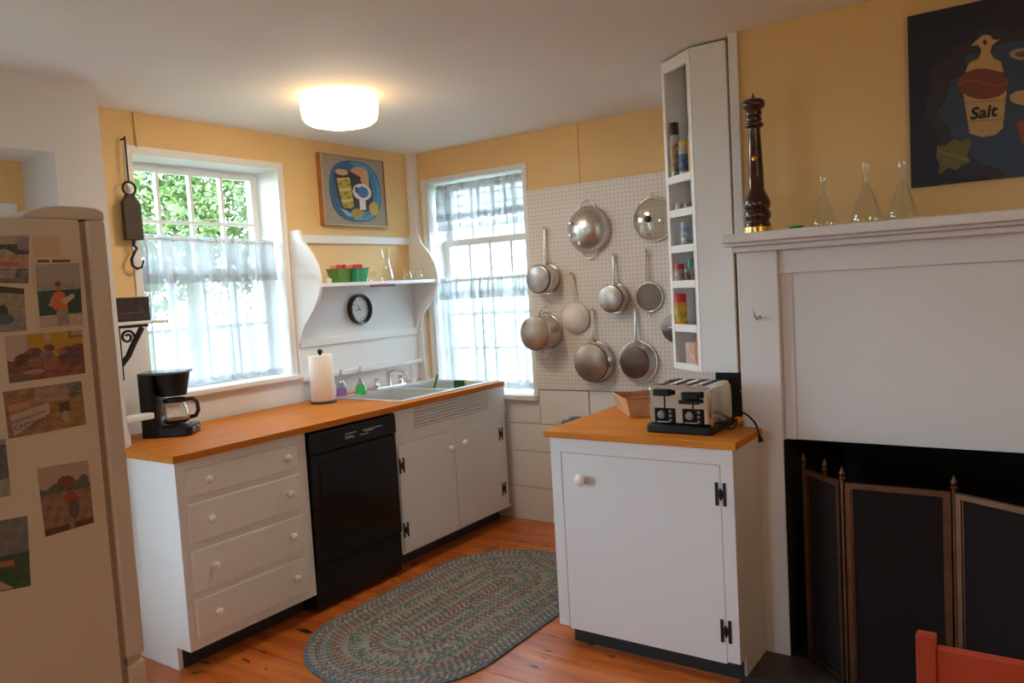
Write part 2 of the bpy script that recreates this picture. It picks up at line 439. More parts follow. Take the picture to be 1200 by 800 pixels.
# curtains
def curtain(name, label, M, u0, u1, ztop, zbot, d, flap, folds, seed, sag=0.0, group=None):
    t = thing(name, label, 'curtain', M(Vector(((u0+u1)/2, d, zbot))), group)
    ext = .01
    MB().tube([M(Vector((u0-ext, d, ztop))), M(Vector((u1+ext, d, ztop-sag)))], .006, 10).build('rod', WHITE, t, smooth=40)
    rnd = random.Random(seed); ph = [rnd.uniform(0, 6.28) for _ in range(6)]
    def wave(s, k, off):
        x = s*folds
        x += .35*math.sin(1.3*x+ph[5])
        return off + .022*math.sin(2*PI*x+ph[0]+.6*k*math.sin(2.2*x+ph[3])) + .010*math.sin(2*PI*x*1.9+ph[1]+.8*k) + .004*math.sin(2*PI*x*3.7+ph[2])
    def panel(z0, z1, off, amp):
        def fn(s, q):
            u = u0+(u1-u0)*(s+.012*math.sin(9*s+ph[4])*q)
            zz = z0+(z1-z0)*q - sag*s*(1-q)
            g = min(1, .35+q*2.2)
            return M(Vector((u, d+wave(s, q*amp, off)*g, zz)))
        return fn
    mb = MB().grid(panel(ztop+.022, zbot, 0, 1.2), 150, 14); mb.build('panel', SHEER, t, smooth=180, recalc=False)
    mb = MB().grid(panel(ztop+.022, ztop-flap, -.012, .6), 150, 8); mb.build('flap', SHEERF, t, smooth=180, recalc=False)
    def band(s, q):
        return panel(ztop-flap+.055, ztop-flap, -.014, .6)(s, q)
    MB().grid(band, 150, 2).build('flap_hem', SHEER2, t, smooth=180, recalc=False)
    MB().grid(panel(zbot+.045, zbot, -.004, 1.2), 150, 2).build('hem', SHEER2, t, smooth=180, recalc=False)
    return t
curtain('cafe_curtain', 'sheer white half curtain over the window beside the hanging scale', MA, WA[0]+.02, WA[1]-.04, 1.905, 1.125, .055, .235, 6.5, 3, .02)
curtain('curtain_valance', 'short sheer white valance at the top of the window next to the pegboard', MBk, WB[0]+.05, WB[1]-.03, 2.265, 1.965, .07, .235, 6.5, 5)
curtain('cafe_curtain', 'sheer white half curtain over the window by the sink and pegboard', MBk, WB[0]+.03, WB[1]-.025, 1.615, .88, .07, .13, 7.5, 8)

# ================================================================== CABINET RUN UNDER THE SINK WALL
def knob(mb, c, axis, r=.018, l=.03):
    M = Vector(axis).to_track_quat('Z', 'Y').to_matrix()
    prof = [(.0, 0), (r*.5, 0), (r*.45, l*.35), (r*.95, l*.55), (r, l*.75), (r*.7, l*.95), (0, l)]
    return mb.lathe(prof, c, 18, M)
def hinge(c, axis_u, axis_n, h=.075):
    """H hinge: two upright leaves and a barrel"""
    U, N, Z = Vector(axis_u), Vector(axis_n), Vector((0, 0, 1)); c = Vector(c)
    T = Matrix((U, N, Z)).transposed()
    f = lambda p: c + T @ p
    m = MB()
    m.box(-.021, -.009, 0, .003, -h/2, h/2, M=f).box(.009, .021, 0, .003, -h/2, h/2, M=f).box(-.012, .012, 0, .0035, -h*.16, h*.16, M=f)
    m.tube([f(Vector((0, .004, -h*.24))), f(Vector((0, .004, h*.24)))], .0042, 8)
    return m
XC = -2.99
ZT = .905
# drawer cabinet
c = thing('drawer_cabinet', 'white four drawer base cabinet under the coffee maker end of the counter', 'cabinet', (-3.34, 2.16, 0))
prof = [(-3.385, 0.0), (-3.09, 0.0), (-3.09, .1), (XC, .1), (XC, ZT), (-3.385, ZT)]
MB().prism(prof, lambda a, b: Vector((a, 1.812, b)), lambda a, b: Vector((a, 1.834, b))).build('side_panel', WHITE, c, bevel=.0015)
B(-3.69, XC, 1.864, 2.478, .1, ZT).build('body', WHITE, c, bevel=.0015)
B(-3.69, XC, 2.478, 2.498, .1, ZT).build('side_panel', WHITE, c, bevel=.0015)
fr = MB(); fr.box(XC-.02, XC, 1.834, 1.864, .1, ZT); fr.build('stile', WHITE, c)
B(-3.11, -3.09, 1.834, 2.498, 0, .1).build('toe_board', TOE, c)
for (z0, z1) in ((.748, .866), (.552, .720), (.344, .520), (.142, .314)):
    d = B(XC-.01, XC+.012, 1.852, 2.44, z0, z1).build('drawer', WHITE, c, bevel=.005)
    zk = (z0+z1)/2+.003
    for yk in (1.945, 2.367):
        knob(MB(), (XC+.012, yk, zk), (1, 0, 0), .019, .03).build('knob', WHITE, d, smooth=50)
# dishwasher
c = thing('dishwasher', 'black built in dishwasher between the drawers and the sink cabinet', 'dishwasher', (-3.3, 2.81, 0))
B(-3.6, -3.0, 2.504, 3.114, .02, .896).build('body', BLACKP, c)
B(-3.0, -2.968, 2.506, 3.112, .79, .895).build('control_panel', BLACKP, c, bevel=.006)
d = B(-3.0, -2.976, 2.506, 3.112, .235, .785).build('door', BLACKG, c, bevel=.006)
B(-2.977, -2.972, 2.56, 3.06, .30, .735).build('door_panel', BLACKG, d, bevel=.004)
B(-3.0, -2.985, 2.506, 3.112, .1, .228).build('access_panel', BLACKP, c, bevel=.004)
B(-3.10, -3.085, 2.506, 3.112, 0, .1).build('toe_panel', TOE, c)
GREYL = plain('grey_legend', (.45, .45, .47), .5)
for (a, b, z) in ((2.735, 2.815, .852), (2.735, 2.79, .838), (2.735, 2.80, .829), (2.86, 3.0, .85), (2.875, 2.94, .842), (2.84, 2.90, .829), (2.57, 2.67, .855)):
    B(-2.9685, -2.967, a, b, z, z+.004).build('legend', GREYL if b > 2.7 else BLACKG, c)
# sink cabinet
c = thing('sink_cabinet', 'white sink base cabinet with two doors and a slotted vent panel', 'cabinet', (-3.34, 3.63, 0))
bd = MB()
bd.box(-3.69, -3.0, 3.122, 4.175, .1, .72)
bd.box(XC-.02, XC, 3.122, 3.28, .72, ZT).box(XC-.02, XC, 3.99, 4.175, .72, ZT).box(XC-.02, XC, 3.28, 3.99, .72, .782).box(XC-.02, XC, 3.28, 3.99, .892, ZT)
bd.box(XC-.012, XC, 3.122, 4.175, .1, .118)
bd.box(-3.69, XC-.02, 3.122, 3.14, .72, ZT).box(-3.69, XC-.02, 4.157, 4.175, .72, ZT)
bd.build('body', WHITE, c, weld=False)
for k in range(6):
    B(XC-.014, XC-.001, 3.28, 3.99, .784+k*.0182, .784+k*.0182+.0145).build('vent_slat', WHITE, c, bevel=.002)
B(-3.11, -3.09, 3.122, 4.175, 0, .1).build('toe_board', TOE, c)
for (a, b, yk, zk, yh) in ((3.135, 3.622, 3.575, .612, 3.152), (3.628, 4.115, 3.705, .62, 4.10)):
    d = B(-3.002, XC+.006, a, b, .115, .711).build('door', WHITE, c, bevel=.003)
    knob(MB(), (XC+.006, yk, zk), (1, 0, 0), .019, .032).build('knob', WHITE, d, smooth=50)
    for zh in (.235, .598): hinge((XC+.006, yh, zh), (0, 1, 0), (1, 0, 0), .082).build('hinge', IRON, d)
# worktop with a hole for the sink
SX0, SX1, SY0, SY1 = -3.575, -3.03, 3.235, 4.125
w_ = MB()
for z0, z1 in ((.908, .938),):
    w_.box(-3.70, SX0+.02, YP+.004, 4.15, z0, z1).box(SX1-.02, -2.968, YP+.004, 4.15, z0, z1)
    w_.box(SX0+.02, SX1-.02, YP+.004, SY0+.02, z0, z1).box(SX0+.02, SX1-.02, SY1-.02, 4.15, z0, z1)
    w_.box(-3.386, -2.968, 1.795, YP+.004, z0, z1)
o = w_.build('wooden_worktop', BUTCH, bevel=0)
tag(o, 'long honey coloured wooden worktop holding the sink and coffee maker', 'worktop')
# backsplash board under the window
# ------------------------------------------------------------------ sink
c = thing('kitchen_sink', 'stainless steel double bowl sink set into the long wooden worktop', 'sink', (-3.3, 3.68, .938))
ym = 3.71
r = MB()
zr0, zr1 = .938, .9445
r.box(SX0-.05, SX0+.045, SY0, SY1, zr0, zr1).box(SX1-.035, SX1, SY0, SY1, zr0, zr1)
r.box(SX0+.045, SX1-.035, SY0, SY0+.035, zr0, zr1).box(SX0+.045, SX1-.035, SY1-.035, SY1, zr0, zr1).box(SX0+.045, SX1-.035, ym-.018, ym+.018, zr0, zr1)
r.build('rim', SINKST, c, bevel=.003)
for (a, b) in ((SY0+.035, ym-.018), (ym+.018, SY1-.035)):
    x0, x1 = SX0+.045, SX1-.035; zb = .785
    m = MB(); t = .003
    m.box(x0, x0+t, a, b, zb, .943).box(x1-t, x1, a, b, zb, .943).box(x0, x1, a, a+t, zb, .943).box(x0, x1, b-t, b, zb, .943).box(x0, x1, a, b, zb-t, zb)
    bo = m.build('bowl', SINKST, c, weld=False)
    MB().lathe([(0, 0), (.042, 0), (.045, .004), (.03, .006), (0, .003)], ((x0+x1)/2, (a+b)/2, zb), 20).build('drain', CHROME, bo, smooth=40)
# faucet
fx = -3.585
c = thing('kitchen_faucet', 'chrome two handle tap with spray on the back ledge of the sink', 'tap', (fx, 3.72, .9445))
B(fx-.028, fx+.028, 3.58, 3.86, .9445, .957).build('deck_plate', CHROME, c, bevel=.006)
MB().lathe([(.017, .957), (.014, .975), (.013, 1.055), (.015, 1.06), (0, 1.064)], (fx, 3.72, 0), 16).build('spout_post', CHROME, c, smooth=40)
MB().tube([(fx, 3.72, 1.045), (fx+.06, 3.715, 1.062), (fx+.15, 3.70, 1.05), (fx+.175, 3.697, 1.03)], [.011, .011, .010, .009], 10).build('spout', CHROME, c, smooth=60)
for yy in (3.61, 3.83):
    h = MB().lathe([(.02, .957), (.018, .975), (.011, .985), (.018, 1.0), (.016, 1.012), (0, 1.015)], (fx, yy, 0), 14)
    h.tube([(fx, yy, 1.0), (fx+.03, yy-.02, 1.012), (fx+.052, yy-.035, 1.01)], [.007, .006, .004], 8)
    h.build('handle', CHROME, c, smooth=50)
MB().lathe([(.016, .9445), (.016, .965), (.010, .97), (.011, 1.03), (.017, 1.05), (.012, 1.068), (0, 1.07)], (fx+.005, 3.95, 0), 14).build('side_spray', plain('white_spray', (.8, .78, .75), .3), c, smooth=40)
# things in and by the sink
c = thing('dish_brush', 'green handled dish brush standing in the far sink bowl', 'brush', (-3.36, 3.90, .785))
MB().tube([(-3.36, 3.88, .80), (-3.355, 3.90, .92), (-3.35, 3.935, 1.0)], [.006, .007, .009], 8).build('handle', plain('green_handle', (.03, .25, .05), .35), c, smooth=60)
MB().lathe([(.0, .785), (.022, .785), (.022, .815), (.012, .825), (0, .828)], (-3.36, 3.88, 0), 14).build('bristle_head', plain('white_bristle', (.7, .72, .66), .8), c, smooth=40)
c = thing('dish_sponge', 'green and yellow sponge propped in the far sink bowl', 'sponge', (-3.2, 3.96, .785))
B(-3.235, -3.155, 3.955, 3.972, .785+.075, .963).build('scouring_layer', plain('dark_green_scour', (.02, .09, .03), .9, bump=(300, .5)), c, bevel=.003)
B(-3.235, -3.155, 3.9725, 3.997, .785+.075, .963).build('foam_layer', plain('yellow_foam', (.75, .68, .18), .9, bump=(200, .4)), c, bevel=.003)
c['label'] = 'green and yellow sponge resting on a wire basket in the sink'
k = thing('sink_basket', 'small black wire basket under the sponge in the far sink bowl', 'basket', (-3.19, 3.975, .785))
m = MB()
for zz in (.79, .825, .856):
    m.tube([(-3.26, 3.93, zz), (-3.13, 3.93, zz), (-3.13, 4.03, zz), (-3.26, 4.03, zz)], .003, 6, closed=True)
m.build('wire_ring', BLACKP, k, smooth=60)
m = MB()
for q in range(6):
    for yy in (3.93, 4.03): m.tube([(-3.26+q*.026, yy, .786), (-3.26+q*.026, yy, .858)], .002, 6)
    m.tube([(-3.26+q*.026, 3.93, .858), (-3.26+q*.026, 4.03, .858)], .002, 6)
m.build('wire_bars', BLACKP, k, smooth=60)
SOAPB = mat_thin('soap_bottle_plastic', (.74, .78, .80), .6, .15)
def soap(x, y, label, colr, h, wide):
    c = thing('soap_bottle', label, 'bottle', (x, y, .938))
    liq = mat('liquid_soap', colr, .15, coat=.3)
    z = .9385
    if wide:
        MB().lathe([(0, 0), (.034, 0), (.036, .01), (.034, .045), (.028, .058), (0, .058)], (x, y, z), 18).build('liquid', liq, c, smooth=40)
        MB().shell([(.028, .058), (.014, .085), (.009, .10), (.0085, .10), (.013, .085), (.027, .058)], (x, y, z), 18).build('bottle', SOAPB, c, smooth=50)
    else:
        MB().lathe([(0, 0), (.030, 0), (.031, .006), (.031, .05), (0, .05)], (x, y, z), 18).build('liquid', liq, c, smooth=40)
        MB().shell([(.031, .05), (.031, .075), (.014, .10), (.009, .105), (.0085, .105), (.013, .098), (.029, .075), (.029, .05)], (x, y, z), 18).build('bottle', SOAPB, c, smooth=50)
    p = MB().lathe([(.012, h-.035), (.012, h-.02), (.005, h-.018), (.004, h), (0, h)], (x, y, z), 12)
    p.tube([(x, y, z+h-.003), (x+.03, y-.012, z+h-.006)], .004, 8)
    p.build('pump', plain('clear_pump', (.50, .52, .54), .2), c, smooth=40)
p1 = on(404, 465, 2, .938); p2 = on(424, 463, 2, .938)
soap(p1.x-.035, p1.y+.01, 'clear pump bottle of purple soap beside the green one', (.30, .16, .50), .165, False)
soap(p2.x-.035, p2.y+.03, 'clear pump bottle of green soap beside the purple one', (.04, .50, .10), .172, True)
# paper towel
P = on(379, 472, 2, .94); P.x -= .02; P.y += .02
c = thing('paper_towel_holder', 'upright paper towel roll on a dark stand on the worktop', 'paper towel', (P.x, P.y, .938))
MB().lathe([(0, 0), (.075, 0), (.078, .004), (.07, .012), (0, .012)], (P.x, P.y, .9385), 24).build('base', BLACKP, c, smooth=40)
MB().lathe([(.007, .012), (.007, .285), (.014, .292), (.016, .303), (.012, .312), (0, .316)], (P.x, P.y, .9385), 14).build('post', BLACKP, c, smooth=40)
MB().shell([(.02, .014), (.068, .014), (.070, .017), (.070, .277), (.068, .28), (.02, .28)], (P.x, P.y, .9385), 40).build('roll', PAPER, c, smooth=40)

# coffee maker
CM = thing('coffee_maker', 'black drip coffee maker with glass carafe on the end of the worktop', 'coffee maker', (-3.50, 2.12, .9385), rotz=math.radians(38))
def rbox(x0, x1, y0, y1, z0, z1, r=.02, n=5):
    poly = []
    for (cx, cy, a0) in ((x1-r, y1-r, 0), (x0+r, y1-r, 90), (x0+r, y0+r, 180), (x1-r, y0+r, 270)):
        for k in range(n+1):
            a = math.radians(a0+90*k/n); poly.append((cx+r*math.cos(a), cy+r*math.sin(a)))
    return MB().prism(poly, lambda a, b: Vector((a, b, z0)), lambda a, b: Vector((a, b, z1)))
rbox(-.11, .12, -.085, .085, 0, .045, .03).build('base', BLACKP, CM, local=True, bevel=.004, smooth=40)
rbox(-.11, -.035, -.08, .08, .045, .30, .025).build('tank_tower', BLACKP, CM, local=True, bevel=.004, smooth=40)
def frus(z0, z1, a, b):
    poly = [(math.cos(2*PI*k/28), math.sin(2*PI*k/28)) for k in range(28)]
    return MB().prism(poly, lambda p, q: Vector((.025+p*a, q*a*.95, z0)), lambda p, q: Vector((.022+p*b, q*b*.95, z1)))
frus(.188, .295, .062, .088).build('brew_basket', BLACKP, CM, local=True, smooth=40)
rbox(-.112, .108, -.088, .088, .295, .306, .04).build('lid', plain('grey_lid', (.09, .09, .10), .25), CM, local=True, bevel=.003, smooth=40)
MB().lathe([(0, 0), (.055, 0), (.058, .004), (0, .006)], (.03, 0, .045), 24).build('warming_plate', CHROME, CM, local=True, smooth=40)
cf = MB().shell([(.05, .0), (.064, .012), (.068, .04), (.062, .08), (.046, .108), (.05, .118), (.048, .118), (.044, .107), (.060, .08), (.066, .04), (.062, .013), (.048, .002)], (.03, 0, .052), 28).build('carafe', CLEAR, CM, local=True, smooth=60)
MB().lathe([(0, .001), (.046, .001), (.060, .013), (.0615, .022), (0, .022)], (.03, 0, .052), 24).build('coffee', plain('coffee', (.03, .01, .004), .1), cf, local=True, smooth=40)
MB().shell([(.047, .104), (.052, .104), (.052, .122), (.047, .122)], (.03, 0, .052), 24).build('collar', BLACKP, cf, local=True, smooth=40)
MB().tube([(.075, 0, .165), (.115, 0, .168), (.135, 0, .150), (.138, 0, .11), (.125, 0, .085), (.098, 0, .078)], .010, 8).build('carafe_handle', BLACKP, cf, local=True, smooth=60)
bt = MB().box(.1195, .1225, -.045, .045, .012, .036).build('control_panel', plain('panel_grey', (.32, .29, .25), .3), CM, local=True)
for q in range(4): MB().box(.1225, .1245, -.038+q*.021, -.026+q*.021, .016, .024).build('button', BLACKP, bt, local=True)
MB().box(.1225, .1235, -.02, .022, .027, .034).build('display', BLACKG, bt, local=True)

# shelves on the end of the deep wall
c = thing('small_wall_shelf', 'small white shelf on a black iron bracket beside the curtained window', 'shelf', (-3.52, YP, 1.478))
B(-3.64, -3.40, YP, 2.10, 1.478, 1.492).build('board', WHITE, c, bevel=.003)
m = MB()
m.box(-3.435, -3.405, YP, YP+.016, 1.235, 1.478).box(-3.435, -3.405, YP+.014, YP+.15, 1.466, 1.478)
m.tube([(-3.42, YP+.012, 1.30), (-3.42, YP+.05, 1.34), (-3.42, YP+.085, 1.40), (-3.42, YP+.125, 1.462)], .013, 8)
cs = []
for k in range(20):
    a = k/19*2*PI*1.4; rr = .032*(1-k/26); cs.append((-3.42, YP+.055+rr*math.cos(a), 1.425+rr*math.sin(a)))
m.tube(cs, .006, 6)
m.build('bracket', IRON, c, weld=False)
c = thing('dark_tin_box', 'dark brown flat box standing on the small bracket shelf', 'box', (-3.52, 1.97, 1.4925))
B(-3.56, -3.49, 1.885, 2.065, 1.4925, 1.605).build('body', plain('dark_tin', (.035, .018, .016), .45), c, bevel=.004)
B(-3.4899, -3.4885, 1.90, 2.05, 1.505, 1.593).build('front_label', plain('tin_label', (.055, .03, .028), .4, noise=(25, .6)), c)
B(-3.4884, -3.4878, 1.92, 2.03, 1.53, 1.533).build('label_line', plain('tin_line', (.16, .10, .09), .5), c)
# lower rounded shelf
c = thing('rounded_shelf', 'low white shelf with a rounded end beside the coffee maker', 'shelf', (-3.42, YP, 1.05))
poly = [(-3.385, YP), (-3.46, YP)] + [(-3.4225+.0375*math.cos(a), 1.955+.0375*math.sin(a)) for a in [PI-PI*k/10 for k in range(11)]]
MB().prism(poly, lambda a, b: Vector((a, b, 1.045)), lambda a, b: Vector((a, b, 1.07))).build('board', WHITE, c, bevel=.004)
B(-3.43, -3.405, YP, YP+.02, .939, 1.045).build('support', WHITE, c, bevel=.003)

# hanging spring scale on the sink wall
nx, ny = XA+.035, 2.14
c = thing('hanging_scale', 'old dark iron spring scale with ring and hook hanging on the yellow wall', 'scale', (nx, ny, 1.78))
MB().tube([(XA, ny, 2.375), (nx-.004, ny, 2.375), (nx, ny, 2.385)], .005, 8).build('nail', IRON, c)
MB().tube([(nx, ny, 2.385), (nx, ny, 2.165)], .0045, 8).build('wire', IRON, c)
ring = [(nx, ny+.032*math.sin(a), 2.135+.032*math.cos(a)) for a in [2*PI*k/24 for k in range(24)]]
MB().tube(ring, .006, 8, closed=True).build('ring', IRON, c, smooth=60)
m = MB(); m.prism([(-.022, 2.105), (.018, 2.105), (.026, 2.085), (.045, 2.06), (.045, 1.885), (-.045, 1.885), (-.045, 2.07), (-.03, 2.085)], lambda a, b: Vector((nx-.012, ny+a, b)), lambda a, b: Vector((nx+.016, ny+a, b)))
m.build('body', plain('rusted_iron', (.07, .042, .035), .6, metal=.3, noise=(20, .4)), c, bevel=.004)
hp = [(nx, ny+.0, 1.885), (nx, ny-.004, 1.86), (nx, ny+.012, 1.845), (nx, ny-.002, 1.825), (nx, ny-.022, 1.79), (nx, ny-.018, 1.76), (nx, ny+.004, 1.745), (nx, ny+.028, 1.752), (nx, ny+.038, 1.775), (nx, ny+.041, 1.79)]
MB().tube(hp, [.008, .008, .007, .007, .007, .007, .007, .006, .005, .003], 8).build('hook', IRON, c, smooth=60)
o = MB().tube([(XA+.006, 2.215, ZC), (XA+.006, 2.218, 2.345)], .006, 8).build('wall_conduit', YEL)
tag(o, 'thin yellow painted cord running from ceiling to window frame', 'cord')

# ================================================================== WALL SHELF UNIT
c = thing('wall_shelf_unit', 'white wall shelf with two curved side brackets above the sink', 'shelf', (XA, 3.66, 1.27))
def bracket(y0, y1, name):
    # outline depth(x out of the wall) against height
    pts = [(0, 1.285), (.030, 1.285), (.040, 1.31), (.055, 1.35), (.085, 1.395), (.13, 1.44), (.175, 1.49), (.215, 1.55), (.238, 1.61), (.240, 1.67), (.222, 1.74), (.19, 1.80), (.15, 1.85), (.118, 1.885), (.10, 1.92), (.088, 1.955), (0, 1.955)]
    sm = []
    for i in range(len(pts)): sm.append(pts[i])
    MB().prism(sm, lambda a, b: Vector((XA+.0005+a*1.03, y0, b)), lambda a, b: Vector((XA+.0005+a*1.03, y1, b))).build(name, WHITE, c, bevel=.003)
bracket(3.116, 3.136, 'side_bracket'); bracket(4.168, 4.188, 'side_bracket')
B(XA+.012, XA+.235, 3.136, 4.168, 1.612, 1.634).build('shelf_board', WHITE, c, bevel=.003)
B(XA, XA+.02, 3.136, 4.168, 1.885, 1.935).build('top_rail', WHITE, c, bevel=.004)
# clock
cy, cz, rr = 3.632, 1.462, .098
c = thing('wall_clock', 'round wall clock with dark rim under the white shelf', 'clock', (XA+.012, cy, cz-rr))
RX = Matrix(((0, 0, 1), (0, 1, 0), (-1, 0, 0)))     # lathe axis along +X
MB().shell([(rr, .0), (rr, .03), (rr-.006, .034), (rr-.016, .03), (rr-.018, .012), (rr-.018, 0)], (XA+.0125, cy, cz), 40, RX).build('rim', plain('dark_green_rim', (.012, .02, .02), .3), c, smooth=40)
MB().lathe([(0, .0), (rr-.019, .0), (rr-.019, .012), (0, .012)], (XA+.0125, cy, cz), 40, RX).build('face', plain('clock_face', (.66, .65, .65), .4), c, smooth=40)
NUM = plain('clock_print', (.10, .10, .11), .5)
def text_mesh(s, size, ext=.0004, bold=0.0):
    cu = bpy.data.curves.new('text_shape', 'FONT'); cu.body = s; cu.size = size; cu.extrude = ext; cu.align_x = 'CENTER'; cu.align_y = 'CENTER'; cu.resolution_u = 3; cu.offset = bold
    ob = bpy.data.objects.new('text_shape', cu); COL.objects.link(ob)
    me = bpy.data.meshes.new_from_object(ob.evaluated_get(bpy.context.evaluated_depsgraph_get()))
    bpy.data.objects.remove(ob); bpy.data.curves.remove(cu)
    return me
def text(name, s, size, center, U, V, m, parent, ext=.0004, shear=0, bold=0.0):
    me = text_mesh(s, size, ext, bold); U, V = Vector(U).normalized(), Vector(V).normalized(); N = U.cross(V)
    mb = MB(); mb.add([Vector(center)+U*(v.co.x+shear*v.co.y)+V*v.co.y+N*v.co.z for v in me.vertices], [tuple(p.vertices) for p in me.polygons])
    bpy.data.meshes.remove(me)
    return mb.build(name, m, parent, recalc=False, weld=False)
for h in range(1, 13):
    a = 2*PI*h/12
    text('numeral', str(h), .018, (XA+.0252, cy+.064*math.sin(a), cz+.064*math.cos(a)), (0, 1, 0), (0, 0, 1), NUM, c)
for (a, l, wd) in ((math.radians(258), .042, .005), (math.radians(325), .034, .006)):
    U = Vector((0, math.sin(a), math.cos(a))); V = Vector((0, math.cos(a), -math.sin(a))); C0 = Vector((XA+.0262, cy, cz))
    MB().add([C0-U*.01-V*wd/2, C0-U*.01+V*wd/2, C0+U*l+V*wd/3, C0+U*l-V*wd/3]+[p+Vector((.001, 0, 0)) for p in (C0-U*.01-V*wd/2, C0-U*.01+V*wd/2, C0+U*l+V*wd/3, C0+U*l-V*wd/3)],
             [(0, 1, 2, 3), (4, 7, 6, 5), (0, 4, 5, 1), (1, 5, 6, 2), (2, 6, 7, 3), (3, 7, 4, 0)]).build('hand', NUM, c)
# berry baskets
zs = 1.634
def berry(x, y, label, m, n_item, rim):
    c = thing('berry_basket', label, 'basket', (x, y, zs))
    b0, b1, h = .040, .054, .085
    bm_ = MB()
    def ringpts(s, z): return [(x-s, y-s, zs+z), (x+s, y-s, zs+z), (x+s, y+s, zs+z), (x-s, y+s, zs+z)]
    lo, hi, li, hi2 = ringpts(b0, 0.0005), ringpts(b1, h), ringpts(b1-.003, h), ringpts(b0-.003, .004)
    V = lo+hi+li+hi2
    fs = []
    for k in range(4):
        q = (k+1) % 4
        fs += [(k, q, 4+q, 4+k), (4+k, 4+q, 8+q, 8+k), (8+k, 8+q, 12+q, 12+k)]
    fs += [(0, 3, 2, 1), (12, 13, 14, 15)]
    bm_.add(V, fs).build('box', m, c)
    rb = MB()
    for k in range(4):
        q = (k+1) % 4
        for t in (.2, .4, .6, .8):
            a = Vector(lo[k]).lerp(Vector(lo[q]), t); b = Vector(hi[k]).lerp(Vector(hi[q]), t)
            rb.tube([a, b], .0022, 4)
    rb.build('ribs', m, c)
    MB().tube([Vector(p)+Vector((0, 0, .001)) for p in hi], .004, 6, closed=True).build('rim', rim, c)
    for q in range(n_item):
        rot = Matrix.Rotation(hsh(q, y)*3, 3, 'Z')
        P = Vector((x+(q % 2-.5)*.045, y+(q//2-.5)*.042, zs+.062))
        pk = MB()
        pk.add([P + rot @ Vector(v) for v in ((-.02, -.016, 0), (.02, -.016, 0), (.02, .016, 0), (-.02, .016, 0), (-.018, -.012, .045), (.018, -.012, .05), (.018, .012, .045), (-.018, .012, .05))],
               [(0, 3, 2, 1), (4, 5, 6, 7), (0, 1, 5, 4), (1, 2, 6, 5), (2, 3, 7, 6), (3, 0, 4, 7)])
        pk.build('packet', plain('packet_red' if q % 2 else 'packet_pale', ((.60, .05, .04) if q % 2 else (.66, .30, .22)), .5), c, bevel=.002)
bx = XA+.135
berry(bx+.0, 3.375, 'worn green berry box of red packets on the shelf', GREEND, 4, plain('worn_red_rim', (.45, .06, .03), .5))
berry(bx+.03, 3.492, 'bright green berry box of red packets beside the worn one', GREENB, 4, GREENB)
def glass_thing(name, label, cat, x, y, z, prof, n=24, handle=None, group=None):
    c = thing(name, label, cat, (x, y, z), group)
    MB().shell(prof, (x, y, z+.0005), n).build('body', CLEAR, c, smooth=60)
    if handle: MB().tube([(x+a, y+b, z+h) for a, b, h in handle], .004, 6).build('handle', CLEAR, c, smooth=60)
    return c
def hollow(outer, t):
    return outer + [(max(r-t, .0005), z+(t if k == len(outer)-1 else 0)) for k, (r, z) in enumerate(reversed(outer))]
carafe = [(.002, .0), (.040, .0), (.043, .008), (.040, .04), (.030, .09), (.022, .125), (.021, .14), (.026, .17), (.032, .215)]
glass_thing('glass_carafe', 'tall hourglass shaped clear carafe on the wall shelf', 'carafe', XA+.13, 3.80, zs, hollow(carafe, .0022))
glass_thing('glass_tumbler', 'small clear tumbler beside the carafe on the wall shelf', 'glass', XA+.11, 3.665, zs, hollow([(.002, 0), (.027, 0), (.030, .006), (.034, .065)], .002))
jug = hollow([(.002, 0), (.024, 0), (.032, .012), (.034, .03), (.024, .052), (.022, .060), (.028, .072)], .002)
hd = [(0, .024, .062), (0, .044, .06), (0, .050, .04), (0, .033, .022)]
glass_thing('glass_creamer', 'small clear glass jug standing nearer the carafe on the shelf', 'jug', XA+.14, 3.985, zs, jug, handle=hd)
glass_thing('glass_creamer', 'small clear glass jug at the curved bracket by the corner', 'jug', XA+.15, 4.085, zs, jug, handle=hd)
c = thing('white_saltcellar', 'tiny white pot at the bracket end beside the berry boxes', 'pot', (XA+.16, 3.26, zs))
MB().lathe([(0, 0), (.016, 0), (.020, .012), (.018, .026), (.010, .03), (0, .031)], (XA+.16, 3.26, zs+.0005), 16).build('body', plain('cream_glaze', (.7, .62, .52), .3), c, smooth=50)
MB().ball((XA+.16, 3.26, zs+.034), .006, 10).build('lid_knob', plain('cream_glaze2', (.6, .5, .42), .3), c, smooth=60)
c = thing('hand_tool', 'slim dark red handled knife fixed under the shelf edge', 'knife', (XA+.232, 3.66, 1.600))
MB().tube([(XA+.2365, 3.535, 1.6065), (XA+.2365, 3.68, 1.6065)], [.007, .009], 8).build('handle', plain('dark_red_handle', (.16, .025, .015), .35), c, smooth=50)
B(XA+.235, XA+.238, 3.68, 3.755, 1.599, 1.613).build('blade', plain('dark_blade', (.05, .04, .04), .3, metal=.8), c)

